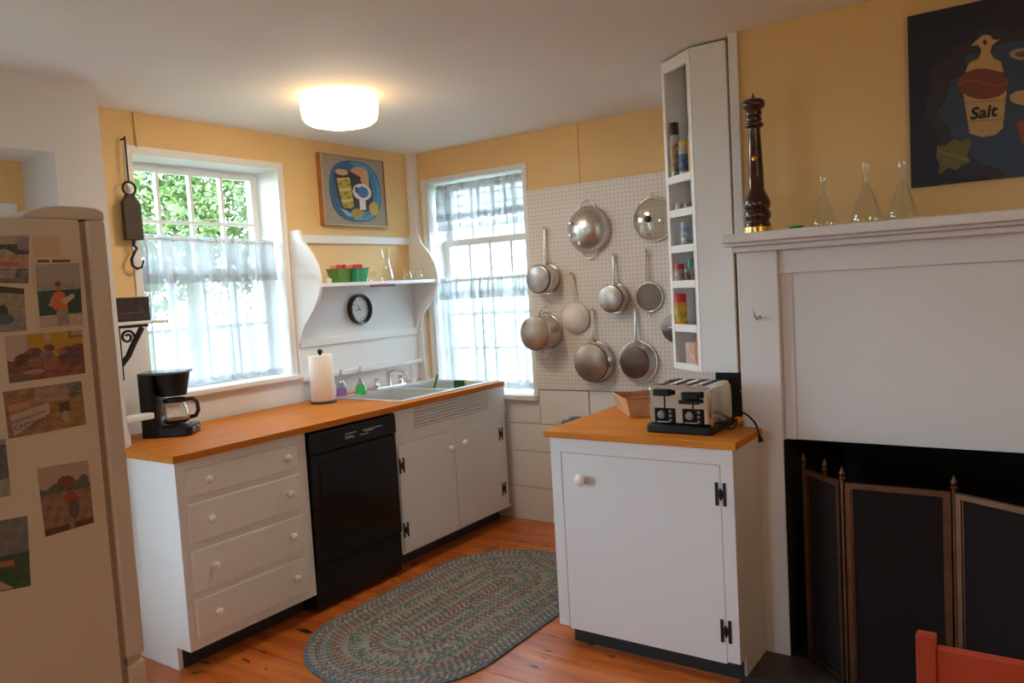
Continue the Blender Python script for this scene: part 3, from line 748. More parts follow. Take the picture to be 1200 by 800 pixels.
# picture over the shelf: grey linen with a blue oval, jar, loaf-shaped ladle and mug
def lerp3(a, b, t): return tuple(a[i]+(b[i]-a[i])*t for i in range(3))
def sdell(u, v, cx, cy, rx, ry): return ((u-cx)/rx)**2+((v-cy)/ry)**2
def inpoly(u, v, pts):
    ins = False; n = len(pts)
    for i in range(n):
        x1, y1 = pts[i]; x2, y2 = pts[(i+1) % n]
        if (y1 > v) != (y2 > v) and u < (x2-x1)*(v-y1)/(y2-y1)+x1: ins = not ins
    return ins
def art1(u, v):
    """u 0..1 from the left edge, v 0..1 from the top"""
    n = (hsh(int(u*60), int(v*66))-.5)*.05
    c = (.33+n, .28+n, .22+n)
    sx = abs((u-.515)/.415); sy = abs((v-.50)/.455)
    e = sx**2.6+sy**2.6
    if e < 1:
        c = (.035, .12, .26) if u < .5 else (.04, .20, .40)
        if .70 < e < .86 and u > .45: c = (.07, .30, .50)
        if e > .93: c = (.02, .09, .20)
        if .5 < e < .7 and u < .4: c = (.05, .10, .22)
    if inpoly(u, v, [(.18, .26), (.42, .20), (.75, .22), (.80, .5), (.78, .78), (.3, .82), (.22, .6)]): c = (.035, .035, .06)
    if inpoly(u, v, [(.22, .33), (.43, .30), (.47, .72), (.42, .76), (.31, .76), (.28, .70)]):
        c = (.42, .34, .06)
        if math.sin(u*45+v*20)*math.sin(v*50) > .35: c = (.22, .20, .03)
        if math.sin(v*38+u*6) > .75: c = (.62, .52, .14)
    if sdell(u, v, .31, .23, .10, .045) < 1: c = (.50, .33, .22)
    if inpoly(u, v, [(.44, .20), (.52, .13), (.66, .12), (.74, .18), (.75, .40), (.70, .46), (.62, .44), (.61, .27), (.50, .23)]): c = (.58, .30, .16) if u < .68 else (.52, .36, .22)
    if sdell(u, v, .62, .50, .155, .125) < 1: c = (.72, .70, .66)
    if inpoly(u, v, [(.56, .58), (.67, .58), (.66, .77), (.56, .77)]): c = (.72, .70, .66)
    if sdell(u, v, .63, .50, .095, .085) < 1: c = (.05, .16, .38)
    if sdell(u, v, .53, .47, .03, .05) < 1: c = (.05, .12, .26)
    if sdell(u, v, .80, .74, .085, .105) < 1: c = (.55, .36, .05)
    if sdell(u, v, .52, .83, .11, .075) < 1: c = (.40, .28, .08)
    if inpoly(u, v, [(.24, .76), (.36, .80), (.44, .88), (.36, .88)]): c = (.30, .42, .58)
    if inpoly(u, v, [(.66, .86), (.80, .82), (.76, .90)]): c = (.10, .32, .36)
    return c
y0, y1, z0, z1 = 3.375, 3.935, 1.998, 2.443
c = thing('framed_picture', 'framed picture of a blue oval with yellow jar and white mug above the shelf', 'picture', (XA, (y0+y1)/2, z0))
m = MB()
for b in ((XA, XA+.04, y0, y1, z0, z0+.009), (XA, XA+.04, y0, y1, z1-.009, z1), (XA, XA+.04, y0, y0+.009, z0+.009, z1-.009), (XA, XA+.04, y1-.009, y1, z0+.009, z1-.009)): m.box(*b)
m.build('frame', FRAMEW, c, weld=False)
def fronts(b): return b
m = MB()
for b in ((y0, y1, z0, z0+.007), (y0, y1, z1-.007, z1), (y0, y0+.008, z0+.007, z1-.007), (y1-.007, y1, z0+.007, z1-.007)): m.box(XA+.04, XA+.0415, b[0], b[1], b[2], b[3])
m.build('frame_lip', plain('pale_gilt', (.55, .42, .24), .35, metal=.5), c, weld=False)
MB().grid(lambda s, t: (XA+.034, y0+.009+(y1-y0-.018)*s, z1-.009-(z1-z0-.018)*t), 110, 90, art1).build('canvas', PRINT, c, recalc=False)

# ceiling lamp
LP = on(397, 112, 2, ZC)
c = thing('ceiling_lamp', 'white glass drum ceiling light glowing warm', 'lamp', (LP.x, LP.y, ZC-.15))
MB().lathe([(0, ZC), (.12, ZC), (.12, ZC-.012), (0, ZC-.012)], (LP.x, LP.y, 0), 32).build('ceiling_plate', plain('lamp_plate', (.75, .70, .62), .4), c, smooth=40)
GLOWS = mat('lit_milk_glass_side', (.9, .85, .75), .4, emis=((1.0, .62, .30), 3.6))
GLOWB = mat('lit_milk_glass_base', (.9, .85, .75), .4, emis=((1.0, .86, .64), 30.0))
MB().lathe([(.10, ZC-.012), (.172, ZC-.014), (.184, ZC-.022), (.186, ZC-.04), (.183, ZC-.085), (.178, ZC-.105)], (LP.x, LP.y, 0), 48).build('glass_side', GLOWS, c, smooth=60)
MB().lathe([(.178, ZC-.105), (.170, ZC-.120), (.150, ZC-.133), (.11, ZC-.143), (0, ZC-.148)], (LP.x, LP.y, 0), 48).build('glass_base', GLOWB, c, smooth=60)

# added pendant, out of view to the right, fills the room with warm light
PDX, PDY = 1.0, .7
c = thing('fill_pendant', 'unseen globe pendant added as warm fill light', 'lamp', (PDX, PDY, 1.98))
MB().lathe([(0, ZC), (.05, ZC), (.045, ZC-.02), (.008, ZC-.03), (.006, 2.27), (.03, 2.265), (.035, 2.235), (0, 2.235)], (PDX, PDY, 0), 20).build('rod', GOLD, c, smooth=40)
MB().ball((PDX, PDY, 2.11), .13, 28).build('globe', mat('fill_globe_glow', (.9, .85, .75), .4, emis=((1.0, .87, .67), 15.0)), c, smooth=80)

# ================================================================== PEGBOARD AND POTS
PY = YB-.0205
pg = B(-2.757, -1.35, PY-.005, PY, .883, 2.152).build('pegboard', PEG)
tag(pg, 'white perforated pegboard hung with pans and strainers', 'pegboard')
WF = PY-.005                                       # pegboard front face
RY = Matrix(((1, 0, 0), (0, 0, -1), (0, 1, 0)))      # lathe axis z -> -Y (out of the wall)
def peg_hook(x, z):
    MB().tube([(x, WF, z+.012), (x, WF-.022, z+.012), (x, WF-.03, z+.004), (x, WF-.03, z-.006), (x, WF-.036, z+.006)], .0022, 6).build('peg_hook', STEEL, pg, smooth=60)
def pan(label, name, cat, px_c, r_px, depth, top_px, base_mat, flare=1.06, group=None, gap=.012, handle_w=.010):
    Pd = on(px_c[0], px_c[1], 1, WF-gap-depth); r = r_px*mpp(Pd); x, z = Pd.x, Pd.z
    ztop = on(px_c[0], top_px, 1, WF-.025).z; rt = r*flare
    c = thing(name, label, cat, (x, WF, z-rt), group)
    o0 = (x, WF-gap, z)
    prof = [(0.0005, depth-.003), (r-.006, depth-.003), (r-.001, depth-.010), (rt-.002, .004), (rt+.004, .004), (rt+.005, 0), (rt-.004, 0), (r-.004, depth-.014), (r-.010, depth-.006), (0.0005, depth-.006)]
    MB().shell(prof, o0, 40, RY).build('body', STEEL, c, smooth=35)
    MB().lathe([(0, depth-.003), (r-.004, depth-.003), (r-.003, depth+.001), (r-.008, depth+.003), (0, depth+.003)], o0, 40, RY).build('base_disc', base_mat, c, smooth=30)
    MB().tube([(x+(r-.001)*math.cos(a), WF-gap-depth+.009, z+(r-.001)*math.sin(a)) for a in [2*PI*k/40 for k in range(40)]], .0028, 6, closed=True).build('base_seam', BURNT2, c, smooth=60)
    zr = z+rt-.004
    L = ztop-zr
    MB().tube([(x, WF-gap-.016, zr-.012), (x, WF-gap-.020, zr+.02), (x, WF-gap-.022, zr+L*.3), (x, WF-.022, zr+L*.7), (x, WF-.020, ztop-.012), (x, WF-.020, ztop)],
              [handle_w*1.25, handle_w, handle_w*.8, handle_w*.9, handle_w, handle_w*.6], 10, flat=.45).build('handle', STEEL, c, smooth=60)
    rv = MB()
    for s in (-1, 1): rv.ball((x+s*.008, WF-gap-.014, zr-.006), .004, 8)
    rv.build('rivet', STEEL, c, smooth=60)
    peg_hook(x, ztop-.004)
    return c
BURNT2 = plain('dark_seam', (.05, .035, .03), .5)
STB = mat('brushed_pan_base', (.50, .42, .36), .3, metal=1, noise=(14, .25))
pan('medium saucepan with a stamped steel base hanging next to the window', 'saucepan', 'saucepan', (630, 327), 16.5, .115, 268, STB)
pan('small saucepan with plain steel base hanging between colander and frying pan', 'saucepan', 'saucepan', (715, 350), 16, .075, 298, STB)
pan('frying pan with a bronze tinted base hanging below the small saucepan', 'frying_pan', 'frying pan', (692, 425), 22.5, .062, 362, COPPER, 1.10)
pan('frying pan with a burnt dark brown base hanging below the round sieve', 'frying_pan', 'frying pan', (743, 425), 18.5, .055, 362, BURNT, 1.32)
# stock pot with loop handles
Pd = on(626, 391, 1, WF-.16); r = 20.5*mpp(Pd); x, z = Pd.x, Pd.z
c = thing('stock_pot', 'deep steel pot with two loop handles hanging beside the window curtain', 'pot', (x, WF, z-r))
depth = .145; o0 = (x, WF-.012, z)
MB().shell([(.0005, depth-.003), (r-.008, depth-.003), (r, depth-.012), (r, .006), (r+.006, .004), (r+.006, 0), (r-.003, 0), (r-.003, depth-.014), (r-.012, depth-.007), (.0005, depth-.007)], o0, 44, RY).build('body', STEEL, c, smooth=35)
MB().lathe([(0, depth-.003), (r-.004, depth-.003), (r-.003, depth+.002), (r-.010, depth+.005), (0, depth+.005)], o0, 44, RY).build('base_disc', COPPER, c, smooth=30)
for s in (1, -1):
    zz = z+s*(r-.002)
    MB().tube([(x-.035, WF-.034, zz), (x-.034, WF-.034, zz+s*.018), (x-.022, WF-.034, zz+s*.034), (x, WF-.034, zz+s*.038), (x+.022, WF-.034, zz+s*.034), (x+.034, WF-.034, zz+s*.018), (x+.035, WF-.034, zz)], .006, 8).build('loop_handle', STEEL, c, smooth=60)
MB().tube([(x, WF, z+r+.06), (x, WF-.03, z+r+.05), (x, WF-.034, z+r+.028)], .0025, 6).build('peg_hook', STEEL, pg, smooth=60)
# colander
Pd = on(684, 269, 1, WF-.06); r = 26*mpp(Pd); x, z = Pd.x+.01, Pd.z
c = thing('colander', 'large domed aluminium colander with loop handles and stub feet', 'colander', (x, WF, z-r))
o0 = (x, WF-.012, z); prof = []
dome = [(r*math.cos(a), .105*math.sin(a)**.85 if a > 0 else 0) for a in [PI/2*k/14 for k in range(15)]]
dome[-1] = (.0005, .105)
inner = [(max(a-.002, .0004), b-.002 if b > .004 else b) for a, b in reversed(dome)]
MB().shell([(r+.008, 0), (r+.009, .004)]+dome[1:]+inner[:-1]+[(r-.003, 0)], o0, 48, RY).build('bowl', ALU, c, smooth=50)
ring = [(x+(r+.006)*math.cos(a), WF-.013, z+(r+.006)*math.sin(a)) for a in [2*PI*k/48 for k in range(48)]]
MB().tube(ring, .005, 8, closed=True).build('rim', ALU, c, smooth=60)
for s in (1, -1):
    zz = z+s*(r+.004)
    MB().tube([(x-.05, WF-.016, zz-s*.012), (x-.042, WF-.018, zz+s*.018), (x-.02, WF-.018, zz+s*.035), (x+.02, WF-.018, zz+s*.035), (x+.042, WF-.018, zz+s*.018), (x+.05, WF-.016, zz-s*.012)], .004, 8).build('loop_handle', STEEL, c, smooth=60)
for a in (200, 260, 150):
    q = math.radians(a)
    MB().lathe([(0, 0), (.010, 0), (.012, .022), (.009, .028), (0, .028)], (x+.62*r*math.cos(q), WF-.012-.078, z+.62*r*math.sin(q)), 12, RY).build('foot', ALU, c, smooth=40)
HO = plain('colander_hole', (.06, .055, .05), .7)
hb = MB()
for ringr, nn in ((.25, 6), (.45, 10), (.65, 14), (.82, 18)):
    for k in range(nn):
        a = 2*PI*k/nn; d_ = .105*(math.sqrt(1-ringr**2))**.85
        hb.ball((x+ringr*r*math.cos(a), WF-.012-d_-.0002, z+ringr*r*math.sin(a)), .0028, 6, sc=(1, .5, 1))
hb.build('perforations', HO, c, kind='stuff')
peg_hook(x, z+r+.035)
# glass lid with steel rim
Pd = on(763, 257, 1, WF-.04); r = 25.5*mpp(Pd); x, z = Pd.x, Pd.z
c = thing('glass_pan_lid', 'domed clear glass pan lid with a steel rim on the pegboard', 'lid', (x, WF, z-r))
o0 = (x, WF-.014, z)
d1 = [(r*math.cos(a), .05*math.sin(a)) for a in [PI/2*k/10 for k in range(11)]]; d1[-1] = (.0005, .05)
MB().shell(d1+[(max(a-.003, .0004), b-.003) for a, b in reversed(d1)], o0, 44, RY).build('dome', mat_thin('lid_glass', (.93, .93, .90), .5), c, smooth=60)
MB().tube([(x+r*math.cos(a), WF-.012, z+r*math.sin(a)) for a in [2*PI*k/44 for k in range(44)]], .006, 8, closed=True).build('rim', STEEL, c, smooth=60)
MB().lathe([(0, .048), (.010, .048), (.008, .058), (.020, .066), (.020, .074), (0, .078)], o0, 20, RY).build('knob', BLACKP, c, smooth=40)
MB().tube([(x, WF, z+r+.03), (x, WF-.016, z+r+.028), (x, WF-.018, z+r-.004)], .0025, 6).build('peg_hook', STEEL, pg, smooth=60)
# wire sieve
Pd = on(760, 348, 1, WF-.02); r = 17*mpp(Pd); x, z = Pd.x, Pd.z
zt = on(762, 292, 1, WF-.02).z
c = thing('wire_sieve', 'round mesh sieve with long wire handle on the pegboard', 'sieve', (x, WF, z-r))
MB().tube([(x+r*math.cos(a), WF-.010, z+r*math.sin(a)) for a in [2*PI*k/40 for k in range(40)]], .0055, 8, closed=True).build('hoop', STEEL, c, smooth=60)
msh = MB(); N_ = 26
def gb(a, b):
    q = min(1.0, math.hypot(a, b)); return Vector((x+a*r, WF-.012-.035*(1-q*q), z+b*r))
for k in range(-N_+1, N_):
    t = k/N_; e = math.sqrt(1-t*t)
    msh.tube([gb(t, -e+2*e*j/10) for j in range(11)], .0007, 3); msh.tube([gb(-e+2*e*j/10, t) for j in range(11)], .0007, 3)
msh.build('wire_mesh', STEEL, c, kind='stuff', weld=False)
for s in (-1, 1):
    MB().tube([(x+s*.012, WF-.012, z+r-.002), (x+s*.009, WF-.013, z+r+.08), (x+s*.004, WF-.016, zt-.012), (x, WF-.018, zt)], .0028, 6).build('handle_wire', plain('copper_wire', (.55, .33, .24), .35, metal=1), c, smooth=60)
MB().tube([(x-.012, WF-.012, z-r), (x-.009, WF-.016, z-r-.022), (x, WF-.018, z-r-.03), (x+.009, WF-.016, z-r-.022), (x+.012, WF-.012, z-r)], .0028, 6).build('rest_loop', STEEL, c, smooth=60)
peg_hook(x, zt-.004)
# milky plastic strainer
Pd = on(672, 373, 1, WF-.03); r = 18*mpp(Pd); x, z = Pd.x+.005, Pd.z
zt = on(671, 320, 1, WF-.02).z
c = thing('plastic_strainer', 'milky white plastic strainer with long handle behind the deep pot', 'strainer', (x, WF, z-r))
o0 = (x, WF-.010, z)
d1 = [(r, 0), (r, .006), (r*.93, .012), (r*.72, .035), (r*.45, .048), (.0005, .05)]
MB().shell(d1+[(max(a-.002, .0004), b-.002 if b > .003 else b) for a, b in reversed(d1)], o0, 36, RY).build('bowl', MILK, c, smooth=40)
MB().tube([(x-.012, WF-.013, z+r-.004), (x-.012, WF-.014, z+r+.06), (x-.006, WF-.016, zt)], .004, 8).build('handle', MILK, c, smooth=60)
MB().tube([(x+.012, WF-.013, z+r-.004), (x+.010, WF-.014, z+r+.06), (x-.004, WF-.016, zt)], .004, 8).build('handle', MILK, c, smooth=60)
peg_hook(x-.005, zt-.004)
# dark lid partly behind the spice cabinet
Pd = on(792, 383, 1, WF-.02); r = 19*mpp(Pd); x, z = Pd.x, Pd.z
c = thing('pan_lid', 'dark flat pan lid half hidden behind the spice cabinet', 'lid', (x, WF, z-r))
o0 = (x, WF-.010, z)
MB().lathe([(0, 0), (r, 0), (r, .004), (r*.9, .007), (r*.86, .016), (r*.5, .024), (0, .026)], o0, 40, RY).build('plate', plain('dark_lid_metal', (.22, .17, .15), .3, metal=1), c, smooth=40)
MB().tube([(x-.03, WF-.032, z), (x-.03, WF-.055, z), (x+.03, WF-.055, z), (x+.03, WF-.032, z)], .005, 8).build('handle', STEEL, c, smooth=60)
peg_hook(x, z+r+.002)

# ================================================================== SPICE CABINET
SP1 = Vector((-1.258, 3.232, 0)); SPL = Vector((-1.45, 3.378, 0))       # front edge, far edge of the open face
SPR = -1.102; SZ0, SZ1 = 1.135, 2.506
D = (SPL-SP1).normalized(); WID = (SPL-SP1).length
NRM = Vector((-D.y, D.x, 0))
if NRM.y > 0: NRM = -NRM                 # out of the open face
def S(u, d, z):                          # u along the open face from front edge, d into the cabinet
    p = SP1 + D*u - NRM*d; return Vector((p.x, p.y, z))
c = thing('spice_cabinet', 'narrow white corner cabinet with open spice shelves reaching the ceiling', 'cabinet', (-1.27, 3.4, SZ0))
def sbox(u0, u1, d0, d1, z0, z1, nm, m=WHITE, bev=.002, par=None):
    mb = MB().box(u0, u1, d0, d1, z0, z1, M=lambda p: S(p[0], p[1], p[2])); return mb.build(nm, m, par or c, bevel=bev)
DEP = .11
B(SP1.x+.004, SPR, SP1.y, SP1.y+.018, SZ0, SZ1).build('front_panel', WHITE, c, bevel=.001)
sbox(.0, .026, 0, .018, SZ0, SZ1, 'face_stile'); sbox(WID-.024, WID, 0, .018, SZ0, SZ1, 'face_stile')
sbox(.026, WID-.024, 0, .018, SZ1-.05, SZ1, 'top_rail')
sbox(.026, WID-.024, DEP, DEP+.012, SZ0, SZ1, 'back_panel', WALLW)
sbox(WID-.012, WID, .018, DEP+.06, SZ0, SZ1, 'side_panel')
sbox(.012, .026, .018, DEP, SZ0, SZ1, 'inner_panel')
sbox(.012, WID-.012, .018, DEP, SZ0, SZ0+.012, 'bottom_board')
sbox(.012, WID-.012, .018, DEP, SZ1-.012, SZ1, 'top_board')
# outer body behind
MB().prism([(S(WID-.002, .0, 0).x, S(WID-.002, .0, 0).y), (SPL.x+.10, YB-.35), (XF-.004, YB-.35), (XF-.004, SP1.y+.03), (S(.03, DEP+.014, 0).x, S(.03, DEP+.014, 0).y), (S(WID-.002, DEP+.014, 0).x, S(WID-.002, DEP+.014, 0).y)],
           lambda a, b: Vector((a, b, SZ0)), lambda a, b: Vector((a, b, SZ1))).build('carcass', WALLW, c)
def zface(u, v):                          # height where a pixel meets the open face
    d = ray(u, v); t = (SP1-CAM).dot(NRM)/d.dot(NRM); return (CAM+d*t)
rails = []
for (ul, vl, ur, vr) in ((778, 210, 808, 200), (779, 250, 809, 240), (781, 290, 810, 284), (782, 329, 813, 328), (785, 379, 816, 381), (786, 424, 817, 427)):
    za = (zface(ul, vl).z+zface(ur, vr).z)/2; rails.append(za)
    lo = za-.034 if za > SZ0+.05 else SZ0
    sbox(.026, WID-.024, 0, .018, min(lo, za-.03), za, 'shelf_rail'); sbox(.026, WID-.024, .018, DEP, za-.02, za-.008, 'shelf')
FLZ = [z-.008 for z in rails]             # shelf tops, from the topmost down
def upx(pu, pv, d):                       # place along the open face at depth d under a pixel column
    dr = ray(pu, pv); Pl = SP1 - NRM*d; t = (Pl-CAM).dot(NRM)/dr.dot(NRM); return (CAM+dr*t-Pl).dot(D)
def jar(name, label, cat, u, d, z, r, h, body, lid, lidh=.02, labelm=None, sq=False, neck=.85):
    p = S(u, d, z); c = thing(name, label, cat, (p.x, p.y, z))
    n = 20
    MB().lathe([(0, 0), (r*.95, 0), (r, .004), (r, h-lidh-.012), (r*neck, h-lidh), (0, h-lidh)], (p.x, p.y, z+.0005), n).build('body', body, c, smooth=40)
    MB().lathe([(0, h-lidh), (r*neck*1.05, h-lidh), (r*neck*1.05, h-.002), (r*neck, h), (0, h)], (p.x, p.y, z+.0005), n).build('cap', lid, c, smooth=40)
    if labelm:
        MB().shell([(r*.99, h*.12), (r*1.015, h*.12), (r*1.015, h*.62), (r*.99, h*.62)], (p.x, p.y, z+.0005), n).build('label_band', labelm, c, smooth=40)
    return c
GL = mat('jar_glass', (.45, .40, .34), .1, coat=.4)
jar('spice_jar', 'tall spice bottle with yellow and black cap on the uppermost spice shelf', 'jar', upx(791.3, 180, .028), .028, FLZ[0], .022, .245, GL, plain('dark_cap', (.02, .018, .012), .4), .055, plain('busy_label', (.58, .42, .28), .5, noise=(45, .8)))
p = S(.085, .045, FLZ[0])
jar('spice_jar', 'short bottle with blue and pale label beside the tall one', 'jar', upx(802.5, 190, .03), .03, FLZ[0], .026, .15, GL, plain('yellow_cap', (.65, .45, .03), .4), .018, plain('blue_label', (.10, .22, .50), .5, noise=(40, .9)))
jar('spice_jar', 'orange labelled jar at the inner side of the uppermost spice shelf', 'jar', upx(811, 190, .035), .035, FLZ[0], .016, .17, plain('orange_jar', (.62, .30, .05), .4), plain('pale_cap', (.70, .66, .58), .4), .02)
c2 = jar('salt_pot', 'tiny cream pot on the second spice shelf', 'pot', upx(795, 238, .03), .03, FLZ[1], .016, .036, plain('cream_pot', (.66, .60, .48), .4), plain('cream_cap', (.6, .55, .45), .4), .012)
jar('spice_tin', 'flat grey tin behind the tiny cream pot', 'tin', upx(806, 238, .045), .045, FLZ[1], .020, .032, plain('grey_tin', (.36, .33, .30), .4), plain('grey_tin_lid', (.30, .27, .25), .4), .012)
jar('spice_jar', 'blue and white jar with a dark base on the third spice shelf', 'jar', upx(803.5, 270, .032), .032, FLZ[2], .022, .108, plain('blue_jar', (.20, .34, .58), .4), plain('steel_blue_cap', (.42, .50, .58), .3), .022, plain('navy_white_label', (.62, .64, .68), .5, noise=(60, .7)))
jar('spice_jar', 'small spice jar with a red cap on the fourth spice shelf', 'jar', upx(796, 318, .03), .03, FLZ[3], .023, .082, plain('jar_dark', (.38, .30, .26), .25), REDC, .022, plain('pink_label', (.62, .50, .44), .5, noise=(50, .6)))
jar('spice_jar', 'low dark speckled jar beside the small red capped one', 'jar', upx(805.5, 320, .03), .03, FLZ[3], .014, .058, plain('dark_speckle', (.24, .16, .17), .4, noise=(70, .8)), plain('grey_cap', (.33, .30, .32), .4), .016)
jar('spice_jar', 'narrow jar with a green cap at the front stile of its shelf', 'jar', upx(809.5, 315, .062), .062, FLZ[3], .014, .10, plain('pink_jar', (.58, .36, .34), .4), plain('green_cap', (.06, .35, .22), .4), .04)
jar('seasoning_jar', 'larger yellow and orange seasoning jar with a red cap on its own shelf', 'jar', upx(797, 360, .034), .034, FLZ[4], .030, .142, plain('yellow_orange_pack', (.75, .38, .02), .35, noise=(28, 0), col2=(.55, .10, .01)), REDC, .036, plain('yellow_label', (.80, .52, .03), .4, noise=(32, .6)), neck=.95)
for (u0, u1, d0, d1, h, lab, colr, nz) in ((.028, .062, .012, .06, .115, 'yellow and red sachet box on the bottom spice shelf', (.62, .42, .12), (.50, .08, .10)), (.066, .15, .012, .06, .10, 'pale pink patterned tea box on the bottom spice shelf', (.66, .48, .38), (.48, .26, .18))):
    c2 = thing('sachet_box', lab, 'box', S((u0+u1)/2, (d0+d1)/2, FLZ[5]))
    MB().box(u0, u1, d0, d1, FLZ[5]+.0005, FLZ[5]+h, M=lambda p: S(p[0], p[1], p[2])).build('carton', plain('carton', colr, .5, noise=(45, 0), col2=nz), c2, bevel=.001)
    MB().box(u0+.002, u1-.002, d0+.002, d1-.002, FLZ[5]+h, FLZ[5]+h+.002, M=lambda p: S(p[0], p[1], p[2])).build('flap', plain('carton_flap', tuple(min(1, q*1.15) for q in colr), .6), c2)

# ================================================================== ISLAND CABINET BY THE CHIMNEY
YI = 2.80
c = thing('island_cabinet', 'white single door cabinet with wooden top beside the fireplace', 'cabinet', (-1.38, 3.0, 0))
fp = [(-1.775, YI), (-.982, YI), (-.982, 3.094), (-1.088, 3.094), (-1.088, 3.54), (-1.775, 3.54)]
m = MB().prism(fp, lambda a, b: Vector((a, b, .085)), lambda a, b: Vector((a, b, .905))); m.build('body', WHITE, c, bevel=.0015)
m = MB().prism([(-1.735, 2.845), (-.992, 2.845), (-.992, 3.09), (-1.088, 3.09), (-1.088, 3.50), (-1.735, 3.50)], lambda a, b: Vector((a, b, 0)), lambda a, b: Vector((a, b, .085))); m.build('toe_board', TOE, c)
B(-.992, -.982, 2.86, 3.094, 0, .085).build('side_foot', WHITE, c)
B(-1.775, -.982, YI-.009, YI, .8445, .905).build('face_rail', WHITE, c, bevel=.001)
B(-1.775, -1.7245, YI-.009, YI, .085, .8445).build('face_stile', WHITE, c, bevel=.001)
B(-1.0315, -.982, YI-.009, YI, .085, .8445).build('face_stile', WHITE, c, bevel=.001)
d = B(-1.722, -1.034, YI-.008, YI, .077, .841).build('door', WHITE, c, bevel=.001)
knob(MB(), (-1.622, YI-.008, .738), (0, -1, 0), .026, .042).build('knob', plain('china_knob', (.85, .80, .74), .15, coat=.5), d, smooth=50)
for zh in (.733, .205): hinge((-1.033, YI-.009, zh), (1, 0, 0), (0, -1, 0), .088).build('hinge', IRON, d)
tp = [(-1.797, 2.776), (-.964, 2.776), (-.964, 3.094), (-1.086, 3.094), (-1.086, 3.56), (-1.797, 3.56)]
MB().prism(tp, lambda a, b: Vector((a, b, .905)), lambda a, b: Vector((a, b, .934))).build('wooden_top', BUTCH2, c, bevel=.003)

# toaster
TX0, TX1, TY0, TY1, TZ = -1.366, -1.086, 2.868, 3.150, .9345
c = thing('toaster', 'chrome four slot toaster with black base and levers on the cabinet', 'toaster', ((TX0+TX1)/2, (TY0+TY1)/2, TZ))
rb = lambda x0, x1, y0, y1, z0, z1, r: rbox(x0, x1, y0, y1, z0, z1, r)
rb(TX0, TX1, TY0, TY1, TZ, TZ+.032, .02).build('base', BLACKP, c, bevel=.005, smooth=40)
# body: rounded arch profile along Y, swept in X
z0_, z1_ = TZ+.033, TZ+.187
ya, yb_ = TY0+.018, TY1-.012
R_ = .045
poly = [(ya, z0_), (yb_, z0_)]
for k in range(9): a = PI/2*k/8; poly.append((yb_-R_+R_*math.cos(a), z1_-R_+R_*math.sin(a)))
for k in range(9): a = PI/2+PI/2*k/8; poly.append((ya+.02+.02*math.cos(a), z1_-.02+.02*math.sin(a)))
MB().prism(poly, lambda a, b: Vector((TX0+.012, a, b)), lambda a, b: Vector((TX1-.012, a, b))).build('shell', CHROME, c, bevel=.008, smooth=35)
MB().prism([(a*1.0, b) for a, b in poly], lambda a, b: Vector((TX1-.0118, (a-3.0)*.9+3.0, (b-z0_)*.93+z0_)), lambda a, b: Vector((TX1-.008, (a-3.0)*.88+3.0, (b-z0_)*.91+z0_))).build('side_cheek', STEEL, c, smooth=35)
for k in range(4):
    xx = TX0+.045+k*.0565
    B(xx, xx+.026, TY0+.05, TY1-.045, z1_-.03, z1_+.0008).build('slot', plain('slot_dark', (.01, .009, .009), .7), c)
for k in range(2):
    xc = TX0+.082+k*.118
    B(xc-.044, xc+.044, ya-.004, ya+.002, z0_+.006, z0_+.066).build('control_plate', BLACKG, c, bevel=.002)
    MB().lathe([(0, 0), (.017, 0), (.015, .012), (0, .014)], (xc-.012, ya-.004, z0_+.04), 20, RY).build('dial', plain('grey_dial', (.30, .25, .23), .3, metal=.6), c, smooth=40)
    for s in range(3): MB().lathe([(0, 0), (.006, 0), (.005, .005), (0, .006)], (xc+.024, ya-.004, z0_+.018+s*.018), 10, RY).build('button', plain('grey_button', (.25, .25, .28), .4), c, smooth=40)
    B(xc-.035, xc+.02, ya-.0048, ya-.004, z0_+.009, z0_+.0125).build('legend', GREYL, c)
    B(xc-.003, xc+.003, ya-.002, ya+.001, z0_+.067, z0_+.135).build('lever_slot', BLACKP, c)
    zl = z0_+(.118 if k == 0 else .108)
    rbox(xc-.038, xc+.038, ya-.034, ya-.006, zl, zl+.027, .013).build('lever', BLACKP, c, bevel=.004, smooth=40)
    if k == 1: rbox(xc-.05, xc+.035, ya-.030, ya-.008, zl-.020, zl-.004, .008).build('lever', BLACKP, c, bevel=.003, smooth=40)
# cord, wrapped behind and hanging with its plug over the edge of the top
cd = [(-1.084, 3.10, .965), (-1.06, 3.075, .985), (-1.035, 3.05, .997), (-1.01, 3.04, .995), (-.985, 3.03, .98), (-.965, 3.015, .965), (-.952, 3.0, .945), (-.945, 2.99, .925)]
def smooth_path(P, k=6):
    P = [Vector(p) for p in P]; out = []
    for i in range(len(P)-1):
        a, b, c_, d_ = P[max(i-1, 0)], P[i], P[i+1], P[min(i+2, len(P)-1)]
        for j in range(k):
            t = j/k
            out.append(.5*((2*b)+(-a+c_)*t+(2*a-5*b+4*c_-d_)*t*t+(-a+3*b-3*c_+d_)*t**3))
    return out+[P[-1]]
MB().tube(smooth_path(cd), .0042, 8).build('power_cord', BLACKP, c, smooth=60)
MB().tube([(-.946, 2.992, .93), (-.938, 2.982, .912), (-.934, 2.977, .902)], [.004, .009, .012], 8).build('plug', BLACKP, c, smooth=50)
lp = [(-1.07+.026*math.cos(a), 3.02+.05*math.sin(a), .945+.012*math.sin(a*2)+.012) for a in [2*PI*k/20*1.9 for k in range(20)]]
MB().tube(smooth_path(lp, 3), .0042, 8).build('coiled_cord', BLACKP, c, smooth=60)
